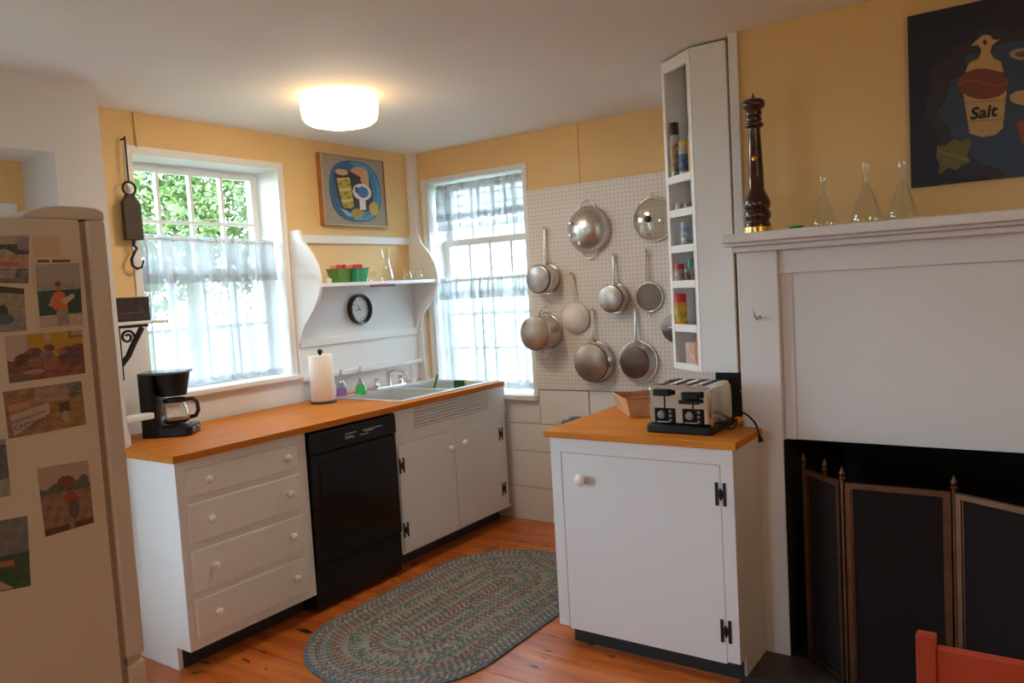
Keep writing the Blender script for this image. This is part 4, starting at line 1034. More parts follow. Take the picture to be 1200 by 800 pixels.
# wooden splint basket, standing cornerwise
BXL, BYL, BZ = .20, .27, .9345
c = thing('splint_basket', 'rectangular wooden splint basket behind the toaster', 'basket', (-1.570, 3.140, BZ), rotz=math.radians(40))
MB().box(.012, BXL-.012, .012, BYL-.012, 0, .005).build('bottom', WICK, c, local=True)
for k in range(3):
    z0 = .003+k*.024; e = -.012+(k+1)*.006
    m = MB()
    for q in ((-e, BXL+e, -e, -e+.005), (-e, BXL+e, BYL+e-.005, BYL+e), (-e, -e+.005, -e+.005, BYL+e-.005), (BXL+e-.005, BXL+e, -e+.005, BYL+e-.005)): m.box(*q, z0, z0+.0225)
    m.build('splint_band', WICK, c, weld=False, local=True)
MB().tube([(-.008, -.008, .077), (BXL+.008, -.008, .077), (BXL+.008, BYL+.008, .077), (-.008, BYL+.008, .077)], .006, 6, closed=True).build('rim', WICK, c, local=True)
# black radio-like box behind the toaster
c = thing('black_box', 'upright black box with a red mark behind the toaster', 'box', (-1.15, 3.38, .9345))
B(-1.225, -1.092, 3.30, 3.40, .9345, 1.128).build('case', BLACKP, c, bevel=.004)
B(-1.118, -1.104, 3.2985, 3.30, 1.04, 1.05).build('red_mark', REDC, c)
# black bin standing past the left side of the island
bxc, byc = -1.87, 3.17
c = thing('round_bin', 'black round bin rim showing past the island cabinet top', 'bin', (bxc, byc, 0))
MB().lathe([(0, 0), (.055, 0), (.06, .01), (.065, .86), (0, .86)], (bxc, byc, .0), 28).build('barrel', BLACKP, c, smooth=40)
MB().lathe([(0, .86), (.068, .86), (.07, .875), (.062, .905), (.035, .918), (0, .922)], (bxc, byc, .0), 28).build('lid', BLACKP, c, smooth=50)

# ================================================================== FIREPLACE
c = thing('fireplace_mantel', 'white painted wooden fireplace surround with a mantel shelf', 'fireplace', (0, 3.15, 0))
B(-1.042, -.885, 3.10, YF, 0, 1.632).build('pilaster', WHITE, c, bevel=.003)
B(.75, .907, 3.10, YF, 0, 1.632).build('pilaster', WHITE, c, bevel=.003)
B(-.885, .75, 3.118, YF, 1.54, 1.632).build('frieze_board', WHITE, c, bevel=.003)
B(-.885, -.84, 3.135, YF, .885, 1.54).build('panel_stile', WHITE, c, bevel=.002)
B(-.84, .75, 3.14, YF, .885, 1.54).build('panel', WHITE, c, bevel=.002)
B(-1.05, .915, 3.05, YF, 1.632, 1.655).build('bed_moulding', WHITE, c, bevel=.006)
B(-1.06, .925, 3.005, YF, 1.655, 1.668).build('bed_moulding', WHITE, c, bevel=.005)
B(-1.058, .95, 2.965, YF, 1.668, 1.703).build('mantel_shelf', WHITE, c, bevel=.005)
hk = on(889, 368, 1, 3.10)
k = thing('coat_hook', 'small metal hook on the fireplace pilaster', 'hook', (hk.x, 3.10, hk.z-.03))
MB().lathe([(0, 0), (.009, 0), (.009, .003), (0, .004)], (hk.x+.006, 3.10, hk.z-.012), 12, RY).build('plate', STEEL, k, smooth=40)
MB().tube([(hk.x+.006, 3.098, hk.z-.012), (hk.x+.004, 3.07, hk.z-.018), (hk.x-.002, 3.06, hk.z-.005), (hk.x-.010, 3.062, hk.z+.015), (hk.x-.014, 3.066, hk.z+.024)], [.006, .005, .0045, .004, .003], 8).build('hook', STEEL, k, smooth=60)
# hearth
hs = struct('floor_hearth', (-.1, 2.95, 0))
xs = [-1.0, -.62, -.2, .22, .6, .9]
for k in range(5):
    for (a, b) in ((2.62, 2.86), (2.866, 3.115)):
        B(xs[k]+.004, xs[k+1]-.004, a, b, -.0, .010+.003*hsh(k, a)).build('hearth_stone', SLATE, hs, bevel=.004)
# fire screen
SH, SBZ = .795, .014
c = thing('folding_fire_screen', 'folding brass framed fire screen standing before the hearth opening', 'fire screen', (-.45, 2.93, SBZ))
YS = 2.93
pA = on(987, 565, 1, YS); pB = on(1118, 572, 1, YS)
base = [Vector((-.86, 3.06, 0)), Vector((-.79, 2.99, 0)), Vector((pA.x, YS, 0)), Vector((pB.x, YS, 0)), Vector((pB.x+.30, YS-.17, 0)), Vector((pB.x+.55, YS-.02, 0))]
base[0] = Vector((pA.x-.175, YS+.165, 0)); base[1] = Vector((pA.x-.085, YS+.11, 0))
def fin(P):
    m = MB().lathe([(.010, 0), (.012, .004), (.006, .010), (.010, .018), (.011, .024), (.006, .030), (.0045, .036), (.002, .044), (0, .046)], (P.x, P.y, SH), 12)
    return m
panels = [(base[0], base[2]), (base[2], base[3]), (base[3], base[4]), (base[4], base[5])]
extra = [base[1]]
for (a, b) in panels:
    d_ = (b-a); L = d_.length; d_ = d_/L; n_ = Vector((-d_.y, d_.x, 0))
    f = lambda p, a=a, d_=d_, n_=n_: a + d_*p[0] + n_*p[1] + Vector((0, 0, p[2]))
    g = .010; fr_ = .018
    m = MB()
    m.box(g, g+fr_, -.009, .009, SBZ, SH-.012, M=f).box(L-g-fr_, L-g, -.009, .009, SBZ, SH-.012, M=f)
    m.box(g+fr_, L-g-fr_, -.009, .009, SH-.030, SH-.012, M=f).box(g+fr_, L-g-fr_, -.009, .009, SBZ+.02, SBZ+.038, M=f)
    po = m.build('panel_frame', BRASS, c, weld=False)
    for s_ in (0, 1):
        q0 = g+fr_ if s_ == 0 else L-g-fr_-.006
        MB().box(q0, q0+.006, -.004, .004, SBZ+.04, SH-.032, M=f).build('inner_bead', BRASS, po)
    MB().box(g+fr_, L-g-fr_, -.0015, .0015, SBZ+.03, SH-.022, M=f).build('mesh_panel', MESH, po)
for P in base:
    MB().tube([P+Vector((0, 0, SBZ)), P+Vector((0, 0, SH))], .007, 10).build('hinge_post', BRASS, c, smooth=60)
    fin(P).build('finial', BRASS, c, smooth=60)

# mantel things
zm = 1.7035
mx_, my_ = on(888, 268, 1, 3.08).x, 3.08
c = thing('pepper_mill', 'tall dark turned wood pepper mill on the mantel shelf', 'pepper mill', (mx_, my_, zm))
ht = on(882, 110, 1, my_).z-zm
k_ = ht/.545
prof = [(0, .022), (.050, .022), (.051, .032), (.046, .04), (.045, .048), (.052, .058), (.054, .072), (.048, .086), (.046, .092), (.052, .104), (.052, .122), (.044, .142), (.036, .158), (.031, .17), (.030, .23), (.026, .33), (.023, .405), (.024, .41), (.034, .415), (.037, .423), (.034, .430), (.026, .434), (.031, .444), (.029, .452), (0, .453)]
MB().lathe([(r_*.98, z_*k_) for r_, z_ in prof], (mx_, my_, zm), 32).build('body', MILLW, c, smooth=45)
prof = [(0, .453), (.026, .454), (.032, .466), (.030, .476), (.030, .480), (.042, .490), (.045, .502), (.043, .514), (.034, .522), (.012, .526), (.0, .527)]
MB().lathe([(r_*.98, z_*k_) for r_, z_ in prof], (mx_, my_, zm), 32).build('crown', MILLW, c, smooth=45)
MB().lathe([(.005, .526*k_), (.006, .532*k_), (.003, .54*k_), (0, .552*k_)], (mx_, my_, zm), 12).build('finial', MILLW, c, smooth=45)
MB().lathe([(0, 0), (.053, 0), (.053, .022*k_), (0, .022*k_)], (mx_, my_, zm), 32).build('brass_band', GOLD, c, smooth=45)
mdir = Vector((-mx_*.0+.15, -1, 0)).normalized()
MB().ball(Vector((mx_, my_, zm+.29*k_))+mdir*.027, .010, 12, sc=(1, .5, 1.1)).build('brass_stud', GOLD, c, smooth=60)
vase = [(.002, 0), (.046, 0), (.048, .003), (.040, .03), (.030, .06), (.020, .09), (.011, .113), (.0060, .124), (.0075, .137), (.0115, .155), (.0125, .168), (.011, .178)]
for (pu, pv, lab, sc_) in ((966, 262, 'clear conical bud vase nearest the pepper mill on the mantel', 1.05), (1016, 257, 'clear conical bud vase standing between two others on the mantel', 1.24), (1058, 250, 'clear conical bud vase beside the dark painting on the mantel', 1.18)):
    P = on(pu, pv, 1, 3.09)
    glass_thing('bud_vase', lab, 'vase', P.x, 3.09, zm, hollow([(r_*sc_, z_*sc_) for r_, z_ in vase], .002))
gx = on(932, 264, 1, 3.02).x
c = thing('green_dish', 'flat little green glass dish on the mantel between mill and vase', 'dish', (gx, 3.02, zm))
MB().lathe([(0, 0), (.018, 0), (.030, .006), (.032, .010), (.028, .009), (.014, .004), (0, .004)], (gx, 3.02, zm+.0005), 20).build('bowl', plain('green_glass', (.03, .42, .08), .15, coat=.4), c, smooth=50)
MB().lathe([(.012, .004), (.02, .008), (.006, .012), (0, .012)], (gx+.004, 3.02, zm), 12).build('contents', plain('green_bits', (.10, .5, .12), .4), c, smooth=50)

# painting over the mantel
PX0, PX1, PZ0, PZ1 = -.424, .50, 1.822, 2.425
def topx(P):
    q = ROT.transposed() @ (Vector(P)-CAM); return 600+FPX*q.x/-q.z, 400-FPX*q.y/-q.z
def art2(s, t):
    X = PX0+(PX1-PX0)*s; Z = PZ1-(PZ1-PZ0)*t
    U, V = topx((X, YF-.03, Z))                    # layout of the painted motif, measured once in the picture
    n = (hsh(int(U/2), int(V/2))-.5)
    c = (.012+.004*n, .012+.004*n, .030+.008*n)
    e = sdell(U, V, 1200, 125, 115, 95)+.12*math.sin(U*.11)*math.sin(V*.13)
    if e < 1.0: c = (.028+.008*n, .024+.006*n, .036+.008*n)
    if e < .66: c = (.030+.010*n, .055+.012*n, .10+.02*n)
    if inpoly(U, V, [(1131, 84), (1136, 73), (1147, 68), (1150, 58), (1146, 52), (1137, 54), (1145, 46), (1153, 40), (1160, 41), (1164, 46), (1171, 46), (1163, 52), (1160, 60), (1164, 68), (1173, 72), (1176, 84)]): c = (.50, .30, .12)
    if inpoly(U, V, [(1128, 105), (1180, 100), (1175, 150), (1166, 158), (1150, 160), (1136, 156)]):
        c = (.46+.05*n, .29+.03*n, .12)
        if abs(V-141+.06*(U-1150)) < .7 or abs(V-119+.06*(U-1150)) < .7: c = (.30, .17, .06)
    if sdell(U, V, 1152, 98, 30, 18) < 1:
        c = (.17+.03*n, .045, .022)
        if abs(V-97-3*math.sin(U*.12)) < 1.2: c = (.24, .07, .03)
    if sdell(U, V, 1154, 49, 2.2, 3.2) < 1: c = (.02, .015, .02)
    if inpoly(U, V, [(1098, 170), (1108, 170), (1118, 162), (1126, 166), (1136, 160), (1137, 172), (1133, 182), (1137, 190), (1128, 192), (1120, 200), (1112, 196), (1100, 205), (1101, 192), (1097, 184)]):
        c = (.13+.03*n, .12+.03*n, .03)
        if abs((V-182)-.3*(U-1117)) < 1.2: c = (.20, .18, .06)
    if sdell(U, V, 1199, 63, 16, 7) < 1: c = (.34, .22, .10)
    if sdell(U, V, 1200, 63, 11, 3.5) < 1: c = (.10, .07, .05)
    if sdell(U, V, 1203, 114, 20, 9) < 1: c = (.46, .28, .11)
    if inpoly(U, V, [(1191, 142), (1225, 138), (1221, 170), (1197, 168)]): c = (.22, .06, .02)
    if sdell(U, V, 1235, 80, 14, 40) < 1: c = (.40, .25, .10)
    if sdell(U, V, 1270, 120, 18, 30) < 1: c = (.20, .07, .03)
    return c
c = thing('salt_crock_painting', 'dark painting of a salt crock and leaf hung above the mantel', 'painting', ((PX0+PX1)/2, YF, PZ0))
B(PX0, PX1, YF-.024, YF-.002, PZ0, PZ1).build('stretcher', DARKFR, c)
MB().grid(lambda s, t: (PX0+(PX1-PX0)*s, YF-.0246, PZ1-(PZ1-PZ0)*t), 380, 250, art2).build('canvas', PRINT, c, recalc=False)
P = on(1153, 132, 1, YF-.025)
text('lettering', 'Salt', .055, (P.x, YF-.0252, P.z), (1, 0, 0), (0, 0, 1), plain('black_lettering', (.012, .008, .010), .6), c, ext=.0004, shear=.15, bold=.0016)

# ================================================================== CHAIR IN THE FOREGROUND
c = thing('red_chair', 'orange red painted wooden chair with its back to the hearth', 'chair', (-.005, 1.42, 0))
yc = 1.60
for s in (-1, 1):
    xx = -.005+s*.20
    MB().prism([(yc-.012, 0), (yc+.016, 0), (yc+.020, .45), (yc+.018, .855), (yc-.006, .855), (yc-.014, .45)], lambda a, b: Vector((xx-.017, a, b)), lambda a, b: Vector((xx+.017, a, b))).build('back_post', REDW, c, bevel=.004)
    B(xx-.017, xx+.017, yc-.42, yc-.386, 0, .43).build('front_leg', REDW, c, bevel=.004)
    B(xx-.010, xx+.010, yc-.386, yc-.012, .17, .195).build('side_stretcher', REDW, c, bevel=.003)
    B(xx-.010, xx+.010, yc-.386, yc-.012, .36, .41).build('seat_rail', REDW, c, bevel=.003)
for (z0, z1) in ((.745, .835), (.56, .62)):
    B(-.188, .178, yc-.004, yc+.014, z0, z1).build('back_rail', REDW, c, bevel=.005)
for z0 in (.2, .36): B(-.188, .178, yc-.412, yc-.394, z0, z0+.04).build('front_rail', REDW, c, bevel=.003)
B(-.188, .178, yc-.002, yc+.012, .36, .40).build('rear_rail', REDW, c, bevel=.003)
B(-.225, .215, yc-.44, yc-.016, .43, .455).build('seat', REDW, c, bevel=.008)

# ================================================================== RUG
c = thing('braided_rug', 'oval braided rug in grey green and maroon on the floor', 'rug', (-2.40, 2.895, 0))
RC = Vector((-2.40, 2.895, 0)); RW, RL = .478, .375
rowp = .0235; rows = int(RW/rowp)
pal = {'sage': (.17, .175, .145), 'grey': (.235, .22, .20), 'teal': (.090, .112, .115), 'maroon': (.165, .075, .078), 'blue': (.12, .135, .17), 'tan': (.22, .19, .155)}
seq = [('maroon', 'grey'), ('maroon', 'sage'), ('sage', 'grey'), ('teal', 'grey'), ('teal', 'sage'), ('sage', 'tan'), ('maroon', 'sage'), ('maroon', 'grey'), ('sage', 'grey'), ('sage', 'tan'), ('teal', 'grey'), ('sage', 'teal'), ('tan', 'sage'), ('maroon', 'tan'), ('maroon', 'sage'), ('teal', 'sage'), ('blue', 'grey'), ('sage', 'maroon'), ('teal', 'grey'), ('blue', 'teal'), ('teal', 'blue')]
def stadium(a, s):
    """point and tangent at arclength fraction on the stadium of radius a"""
    P = 4*RL+2*PI*a; d_ = (s % 1)*P
    if d_ < 2*RL: return Vector((a, -RL+d_, 0)), Vector((0, 1, 0))
    d_ -= 2*RL
    if d_ < PI*a: t = d_/a; return Vector((a*math.cos(t), RL+a*math.sin(t), 0)), Vector((-math.sin(t), math.cos(t), 0))
    d_ -= PI*a
    if d_ < 2*RL: return Vector((-a, RL-d_, 0)), Vector((0, -1, 0))
    d_ -= 2*RL; t = PI+d_/a
    return Vector((a*math.cos(t), -RL+a*math.sin(t), 0)), Vector((-math.sin(t), math.cos(t), 0))
lob = [(math.cos(2*PI*k/6), math.sin(2*PI*k/6)) for k in range(6)]
for k in range(rows):
    a = (k+.55)*rowp; per = 4*RL+2*PI*a; nst = max(8, int(per/.0165)); m = MB()
    cols = seq[k % len(seq)]
    for i in range(nst):
        for s in (-1, 1):
            P, T = stadium(a, (i+.25*(s+1))/nst)
            Nn = Vector((T.y, -T.x, 0))
            ctr = RC+P+Nn*(s*rowp*.23); ctr.z = .0055
            ang = s*.62; A = T*math.cos(ang)+Nn*math.sin(ang); Bv = Vector((-A.y, A.x, 0))
            cn = cols[(i+(s > 0)) % 2] if hsh(i, k) > .12 else 'teal'
            base_c = pal[cn]; q = 1.5+.5*hsh(i*2+s, k); cc = tuple(min(1, x_*q) for x_ in base_c)
            vs = [ctr+A*(.0118*x_)+Bv*(.0060*y_)+Vector((0, 0, -.0054)) for x_, y_ in lob]
            vs += [ctr+A*(.0088*x_)+Bv*(.0045*y_)+Vector((0, 0, .0035)) for x_, y_ in lob]
            vs += [ctr+Vector((0, 0, .0055))]
            fs = [(j, (j+1) % 6, 6+(j+1) % 6, 6+j) for j in range(6)]+[(6+j, 6+(j+1) % 6, 12) for j in range(6)]
            m.add(vs, fs, cc)
    m.build('braid_row', WOOL, c, smooth=80, kind='stuff', recalc=False, weld=False)
poly = [(RC.x+p.x, RC.y+p.y) for p in [stadium(RW-.006, j/80)[0] for j in range(80)]]
MB().prism(poly, lambda a, b: Vector((a, b, .0003)), lambda a, b: Vector((a, b, .0035))).build('backing', plain('rug_backing', (.06, .06, .055), .95), c)

# ================================================================== FRIDGE
FX, FY0, FYB, FYD = -1.80, .16, .925, .976
c = thing('refrigerator', 'off white refrigerator whose side is covered with photographs', 'refrigerator', (-2.16, .57, 0))
B(-2.52, FX, FY0, FYB-.008, .04, 1.757).build('body', FRIDGE, c, bevel=.006)
B(-2.515, FX-.006, FYB-.008, FYB+.003, .08, 1.75).build('gasket', GASKET, c)
for (z0, z1) in ((.728, 1.757), (.09, .713)):
    B(-2.52, FX, FYB+.003, FYD, z0, z1).build('door', FRIDGE2, c, bevel=.008)
B(-2.50, FX-.01, FYB+.01, FYD-.01, .713, .728).build('door_divider', plain('divider', (.55, .50, .44), .4), c)
# domed top cover over the door hinge
cap = [(.805, 1.766), (.825, 1.776), (.85, 1.783), (.88, 1.786), (.93, 1.786), (.96, 1.783), (FYD, 1.776)]
poly = [(.80, 1.7575)]+cap+[(FYD, 1.7575)]
MB().prism(poly, lambda a, b: Vector((-2.51, a, b)), lambda a, b: Vector((FX-.004, a, b))).build('top_cover', FRIDGE2, c, bevel=.003, smooth=40)
for s in (FX-.06, -2.46):
    for yy in (FY0+.05, FYB-.06): MB().lathe([(0, 0), (.02, 0), (.02, .04), (0, .04)], (s, yy, 0), 12).build('foot', BLACKP, c)
for z0, z1 in ((.80, 1.25), (.25, .66)):
    MB().tube([(-2.45, FYD, z0), (-2.45, FYD+.04, z0+.02), (-2.45, FYD+.04, z1-.02), (-2.45, FYD, z1)], .01, 8).build('handle', FRIDGE2, c, smooth=60)

# photographs stuck on the fridge side
def quad_photo(name, label, corners, art, border=None, nu=72, nv=72):
    """corners in the picture: top left, top right, bottom right, bottom left, all on the fridge side plane"""
    Q = [on(u, v, 0, FX+.0012) for u, v in corners]
    ctr = sum(Q, Vector())/4
    c = thing(name, label, 'photograph', (FX, ctr.y, min(q.z for q in Q)), 'photographs on the refrigerator side')
    bil = lambda s, t, dx: (Q[0].lerp(Q[1], s)).lerp(Q[3].lerp(Q[2], s), t)+Vector((dx, 0, 0))
    ring = [bil(s, t, 0) for s, t in ((0, 0), (1, 0), (1, 1), (0, 1))]
    vs = [p+Vector((-.0010, 0, 0)) for p in ring]+[p+Vector((.0004, 0, 0)) for p in ring]
    MB().add(vs, [(0, 1, 2, 3), (7, 6, 5, 4), (0, 4, 5, 1), (1, 5, 6, 2), (2, 6, 7, 3), (3, 7, 4, 0)]).build('paper', plain('photo_paper', (.62, .56, .48), .5), c)
    b = border or 0
    MB().grid(lambda s, t: bil(b+(1-2*b)*s, b+(1-2*b)*t, .0007), nu, nv, art).build('print', PRINTG, c, recalc=False)
    return c
def pn(u, v, k=30, a=.06):                 # soft mottling of a print
    return a*.22*(math.sin(u*k*1.3+v*k*.4)+math.sin(v*k*1.5-u*k*.3+1)+math.sin((u+v)*k*.8+2)+math.sin((u-v)*k*2.3))+(hsh(int(u*90), int(v*90))-.5)*a*.3
def ph_fish(u, v):
    n = pn(u, v)
    c = (.30+n, .33+n, .33+n) if v < .42 else (.035+n*.4, .085+n*.4, .085+n*.4)
    if v < .30: c = lerp3((.34, .37, .38), (.40, .36, .33), v/.3)
    if v > .80: c = (.48+n, .40+n, .36+n)
    if inpoly(u, v, [(.38, .98), (.40, .70), (.66, .70), (.68, .98)]): c = (.30+n, .28+n, .28+n)
    if inpoly(u, v, [(.28, .62), (.36, .46), (.48, .43), (.62, .47), (.66, .74), (.36, .74)]): c = (.62+n, .17, .07)
    if inpoly(u, v, [(.22, .66), (.32, .50), (.38, .56), (.30, .68)]): c = (.50, .24, .15)
    if inpoly(u, v, [(.50, .58), (.80, .48), (.86, .53), (.62, .66)]): c = (.55, .46, .34)
    if sdell(u, v, .48, .36, .065, .075) < 1: c = (.42, .20, .14)
    if sdell(u, v, .47, .315, .07, .04) < 1: c = (.16, .08, .06)
    return c
def ph_boat(u, v):
    n = pn(u, v, 22, .10)
    c = (.38+n, .37+n, .34+n)
    if .18 < v < .36+.08*math.sin(u*9): c = (.05+abs(n), .055+abs(n), .06+abs(n))
    if .40 < v < .66: c = (.42+n, .28+n, .25+n)
    if .55 < v < .64 and .35 < u < .8: c = (.45, .13, .12)
    if v > .70: c = (.14+n, .16+n, .18+n)
    if .72 < v < .9 and .35 < u < .75: c = (.30+n, .28+n, .32+n)
    if u > .78 and .05 < v < .3: c = (.26, .26, .32)
    return c
def ph_water(u, v):
    n = pn(u, v, 26, .08)
    c = (.30+n, .28+n, .22+n)
    if v < .14: c = (.05, .055, .05)
    if v > .62: c = (.24+n, .26+n, .30+n)
    if sdell(u, v, .55, .55, .10, .15) < 1: c = (.05, .05, .07)
    if sdell(u, v, .60, .72, .16, .12) < 1: c = (.06, .14, .20)
    return c
def ph_party(u, v):
    n = pn(u, v, 26, .10)
    c = (.46+n*.4, .29+n*.3, .05) if u > .26 else (.48+n*.3, .42+n*.3, .38)
    if u > .80 and v < .16: c = (.24, .15, .08)
    if u > .85 and v < .11: c = (.42, .33, .26)
    if .49 < u < .55 and v < .2: c = (.50, .40, .38)
    if v > .42+.12*math.sin(u*11+1): c = (.17+n, .08+n*.5, .07+n*.5)
    for (cx, cy, r1, colr) in ((.20, .55, .12, (.12, .07, .05)), (.54, .34, .07, (.16, .06, .07)), (.50, .52, .10, (.22, .13, .18)), (.80, .52, .15, (.13, .07, .10)), (.70, .44, .06, (.30, .14, .09)), (.34, .62, .09, (.26, .14, .10)), (.56, .70, .12, (.30, .13, .10))):
        if sdell(u, v, cx, cy, r1, r1*1.2) < 1: c = tuple(max(0, q+n*.6) for q in colr)
    if v > .80: c = (.24+n, .09+n*.5, .08+n*.5)
    if sdell(u, v, .32, .82, .14, .05) < 1: c = (.42, .24, .22)
    if v > .86 and u < .28: c = (.14, .12, .10)
    return c
def ph_banner(u, v):
    n = pn(u, v, 24, .09)
    c = (.27+n, .17+n, .11+n)
    if .38 < u < .80 and v < .36: c = (.34+n, .25+n, .21+n)
    if u > .82 and v < .34: c = (.15+n, .17+n, .17+n)
    if u > .55 and v > .36: c = (.30+n, .20+n, .08+n*.5)
    if inpoly(u, v, [(.66, .42), (.80, .40), (.80, .62), (.66, .64)]): c = (.10, .07, .08)
    if sdell(u, v, .74, .74, .05, .13) < 1: c = (.44, .29, .22)
    if inpoly(u, v, [(.04, .30), (.30, .27), (.30, .40), (.04, .46)]): c = (.46, .27, .18)
    if inpoly(u, v, [(.05, .52), (.54, .37), (.55, .60), (.07, .97)]): c = (.46+n*.5, .38+n*.5, .36+n*.5)
    if inpoly(u, v, [(.05, .66), (.50, .52), (.50, .56), (.05, .72)]): c = (.26, .20, .20)
    return c
def ph_field(u, v):
    n = pn(u, v, 26, .08)
    c = (.42+n*.3, .34+n*.3, .28+n*.3)
    if v > .30+.04*math.sin(u*14): c = (.10+n*.5, .12+n*.5, .11+n*.5)
    if v > .42: c = (.26+n, .15+n, .11+n)
    if sdell(u, v, .52, .26, .17, .085) < 1: c = (.20+n, .06, .05)
    if sdell(u, v, .88, .28, .10, .07) < 1: c = (.12, .11, .14)
    if sdell(u, v, .58, .52, .13, .09) < 1: c = (.32, .06, .06)
    if sdell(u, v, .62, .70, .11, .15) < 1: c = (.10, .09, .10)
    if v > .9 and abs(u-.55) > .05: c = (.10, .05, .04)
    return c
def ph_sea(u, v):
    n = pn(u, v, 22, .05)
    c = (.17+n, .19+n, .20+n) if v < .50 else (.035+n*.4, .10+n*.4, .075+n*.4)
    if u < .25 and v < .22: c = (.02, .02, .03)
    if sdell(u, v, .05, .36, .22, .13) < 1: c = (.06, .035, .03)
    if sdell(u, v, .10, .60, .26, .17) < 1: c = (.34, .20, .07)
    if inpoly(u, v, [(.25, .58), (.72, .58), (.72, .66), (.3, .68)]): c = (.38, .15, .08)
    if v > .78 and u < .4: c = (.10, .05, .05)
    if inpoly(u, v, [(.45, .84), (.7, .98), (.3, .98)]): c = (.45, .34, .26)
    return c
def ph_dark(u, v):
    n = pn(u, v, 20, .06)
    c = (.12+n, .13+n, .15+n)
    if v > .7: c = (.30+n, .32+n, .30+n)
    if v < .1: c = (.3, .28, .26)
    return c
quad_photo('photograph', 'snapshot of a harbour boat at the top of the refrigerator side', [(-30, 278), (34, 275), (33, 332), (-30, 331)], ph_boat)
quad_photo('photograph', 'white bordered snapshot of a person in an orange shirt holding a fish', [(37, 306), (95, 304), (100, 384), (45, 389)], ph_fish, .05)
quad_photo('photograph', 'snapshot of dark figure on grey water', [(-30, 332), (28, 338), (31, 387), (-30, 392)], ph_water)
quad_photo('photograph', 'snapshot of a crowded party against a yellow wall', [(5, 394), (96, 386), (100, 437), (11, 449)], ph_party)
b_ = quad_photo('photograph', 'snapshot of people behind a white lettered banner', [(3, 459), (95, 446), (101, 497), (10, 514)], ph_banner)
P = on(24, 500, 0, FX+.0026); P2 = on(44, 494, 0, FX+.0026)
text('lettering', 'CAPTAIN', .0145, P.lerp(P2, .5)+Vector((.0002, 0, 0)), (P2-P), Vector((1, 0, 0)).cross(P2-P), plain('banner_lettering', (.07, .07, .18), .6), b_, ext=.0002)
quad_photo('photograph', 'snapshot of red shapes in a brown field hung slightly tilted', [(43, 549), (103, 539), (110, 612), (53, 629)], ph_field)
quad_photo('photograph', 'snapshot of a person beside a deep green sea', [(-34, 616), (32, 604), (36, 686), (-34, 700)], ph_sea)
quad_photo('photograph', 'grey snapshot half cut off above the green sea one', [(-34, 518), (6, 514), (13, 580), (-34, 592)], ph_dark)
Q = [on(u, v, 0, FX) for u, v in ((38, 277), (69, 277), (70, 300), (38, 301))]
c = thing('paper_note', 'small blank cream card stuck above the fish snapshot', 'card', (FX, (Q[0].y+Q[1].y)/2, Q[3].z))
B(FX, FX+.001, Q[0].y, Q[1].y, Q[3].z, Q[0].z).build('card', plain('cream_card', (.62, .50, .42), .6), c)
B(FX+.0011, FX+.0024, Q[0].y+.004, Q[0].y+.028, Q[3].z-.012, Q[3].z-.006).build('magnet_strip', plain('magnet_brown', (.16, .10, .07), .6), c)
B(FX+.0003, FX+.0020, Q[1].y-.020, Q[1].y+.018, Q[3].z-.012, Q[3].z-.006).build('magnet_strip', plain('magnet_brown2', (.16, .10, .07), .6), c)

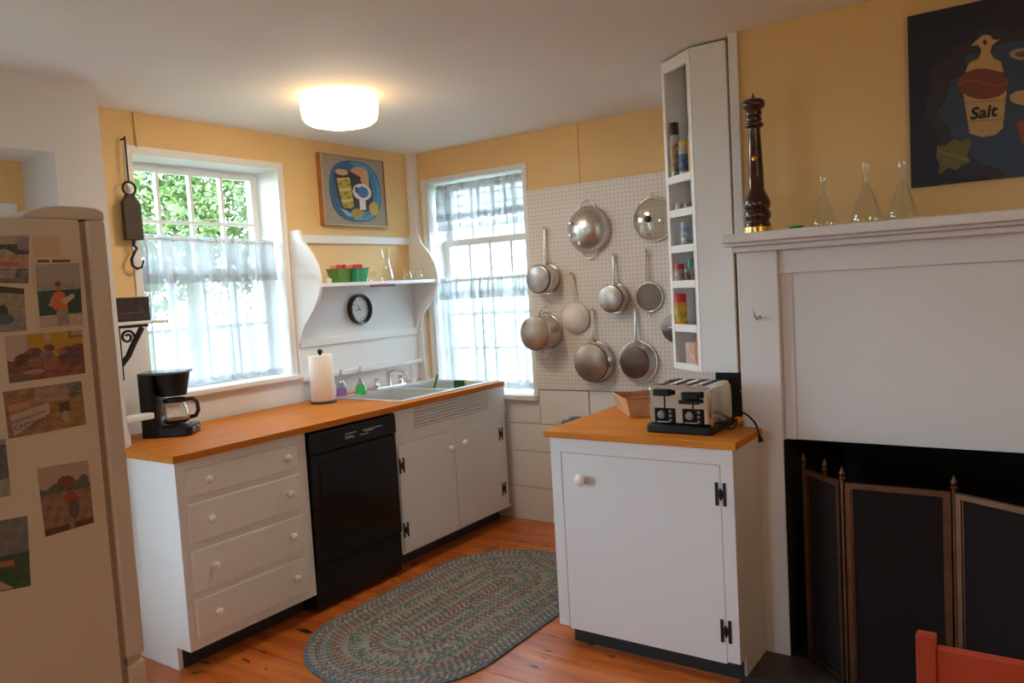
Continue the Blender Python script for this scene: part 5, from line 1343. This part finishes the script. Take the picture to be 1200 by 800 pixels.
# ================================================================== OUTDOORS
g = B(-60, 40, -40, 60, -.62, -.5).build('ground', GRASS); g['kind'] = 'structure'
def tree(label, x, y, z0, rad, h, n, seed):
    rnd = random.Random(seed)
    c = thing('garden_tree', label, 'tree', (x, y, -.5))
    MB().tube([(x, y, -.5), (x+.05, y, h*.4), (x-.05, y+.1, h*.75), (x, y, h)], [.14, .12, .08, .03], 8).build('trunk', BARK, c, smooth=60)
    m = MB()
    for k in range(n):
        while True:
            p = Vector((rnd.uniform(-1, 1), rnd.uniform(-1, 1), rnd.uniform(-1, 1)))
            if .25 < p.length < 1: break
        q = Vector((x+p.x*rad, y+p.y*rad, z0+p.z*rad*1.1)); s = rnd.uniform(.03, .07)
        R_ = Matrix.Rotation(rnd.uniform(0, 6.28), 3, Vector((rnd.uniform(-1, 1), rnd.uniform(-1, 1), rnd.uniform(-1, 1))).normalized())
        m.add([q+R_ @ Vector(v) for v in ((-s, 0, 0), (0, -s*.5, .01), (s, 0, 0), (0, s*.5, .01))], [(0, 1, 2, 3)])
    m.build('foliage', LEAF, c, kind='stuff', recalc=False, weld=False)
tree('leafy tree outside filling the left of the curtained window', -7.6, 4.0, 2.6, 1.2, 3.2, 6500, 1)
tree('leafy tree outside behind the middle of the curtained window', -8.2, 6.5, 3.0, 1.25, 3.8, 7000, 2)
tree('leafy tree further off showing between the nearer two', -12.5, 8.2, 3.4, 2.2, 4.4, 8000, 3)
# neighbouring white house beyond the window by the sink
hx0, hx1, hy = -10.0, -3.4, 9.0
c = thing('neighbour_house', 'white clapboard house outside the window beside the pegboard', 'house', ((hx0+hx1)/2, hy+2, -.5))
B(hx0, hx1, hy, hy+4, -.5, 4.0).build('wall', CLAP, c)
for k in range(30):
    z = -.4+k*.15
    m = MB(); m.prism([(0, 0), (-.035, 0), (-.012, .148), (0, .148)], lambda a, b, z=z: Vector((hx0, hy+a, z+b)), lambda a, b, z=z: Vector((hx1, hy+a, z+b))); m.build('clapboard', CLAP, c)
m = MB(); m.prism([(hy-.3, 4.0), (hy+4.3, 4.0), (hy+2, 5.6)], lambda a, b: Vector((hx0-.2, a, b)), lambda a, b: Vector((hx1+.2, a, b))); m.build('roof', plain('shingle_grey', (.18, .17, .17), .9), c)
for xx in (-8.6, -5.2):
    wn = MB()
    for b in ((xx-.5, xx-.42, 1.0, 2.4), (xx+.42, xx+.5, 1.0, 2.4), (xx-.42, xx+.42, 1.0, 1.08), (xx-.42, xx+.42, 2.32, 2.4), (xx-.42, xx+.42, 1.66, 1.74)): wn.box(b[0], b[1], hy-.06, hy, b[2], b[3])
    wo = wn.build('window', CLAP, c, weld=False)
    B(xx-.42, xx+.42, hy-.045, hy-.036, 1.08, 2.32).build('pane', plain('far_pane', (.12, .14, .16), .1), wo)
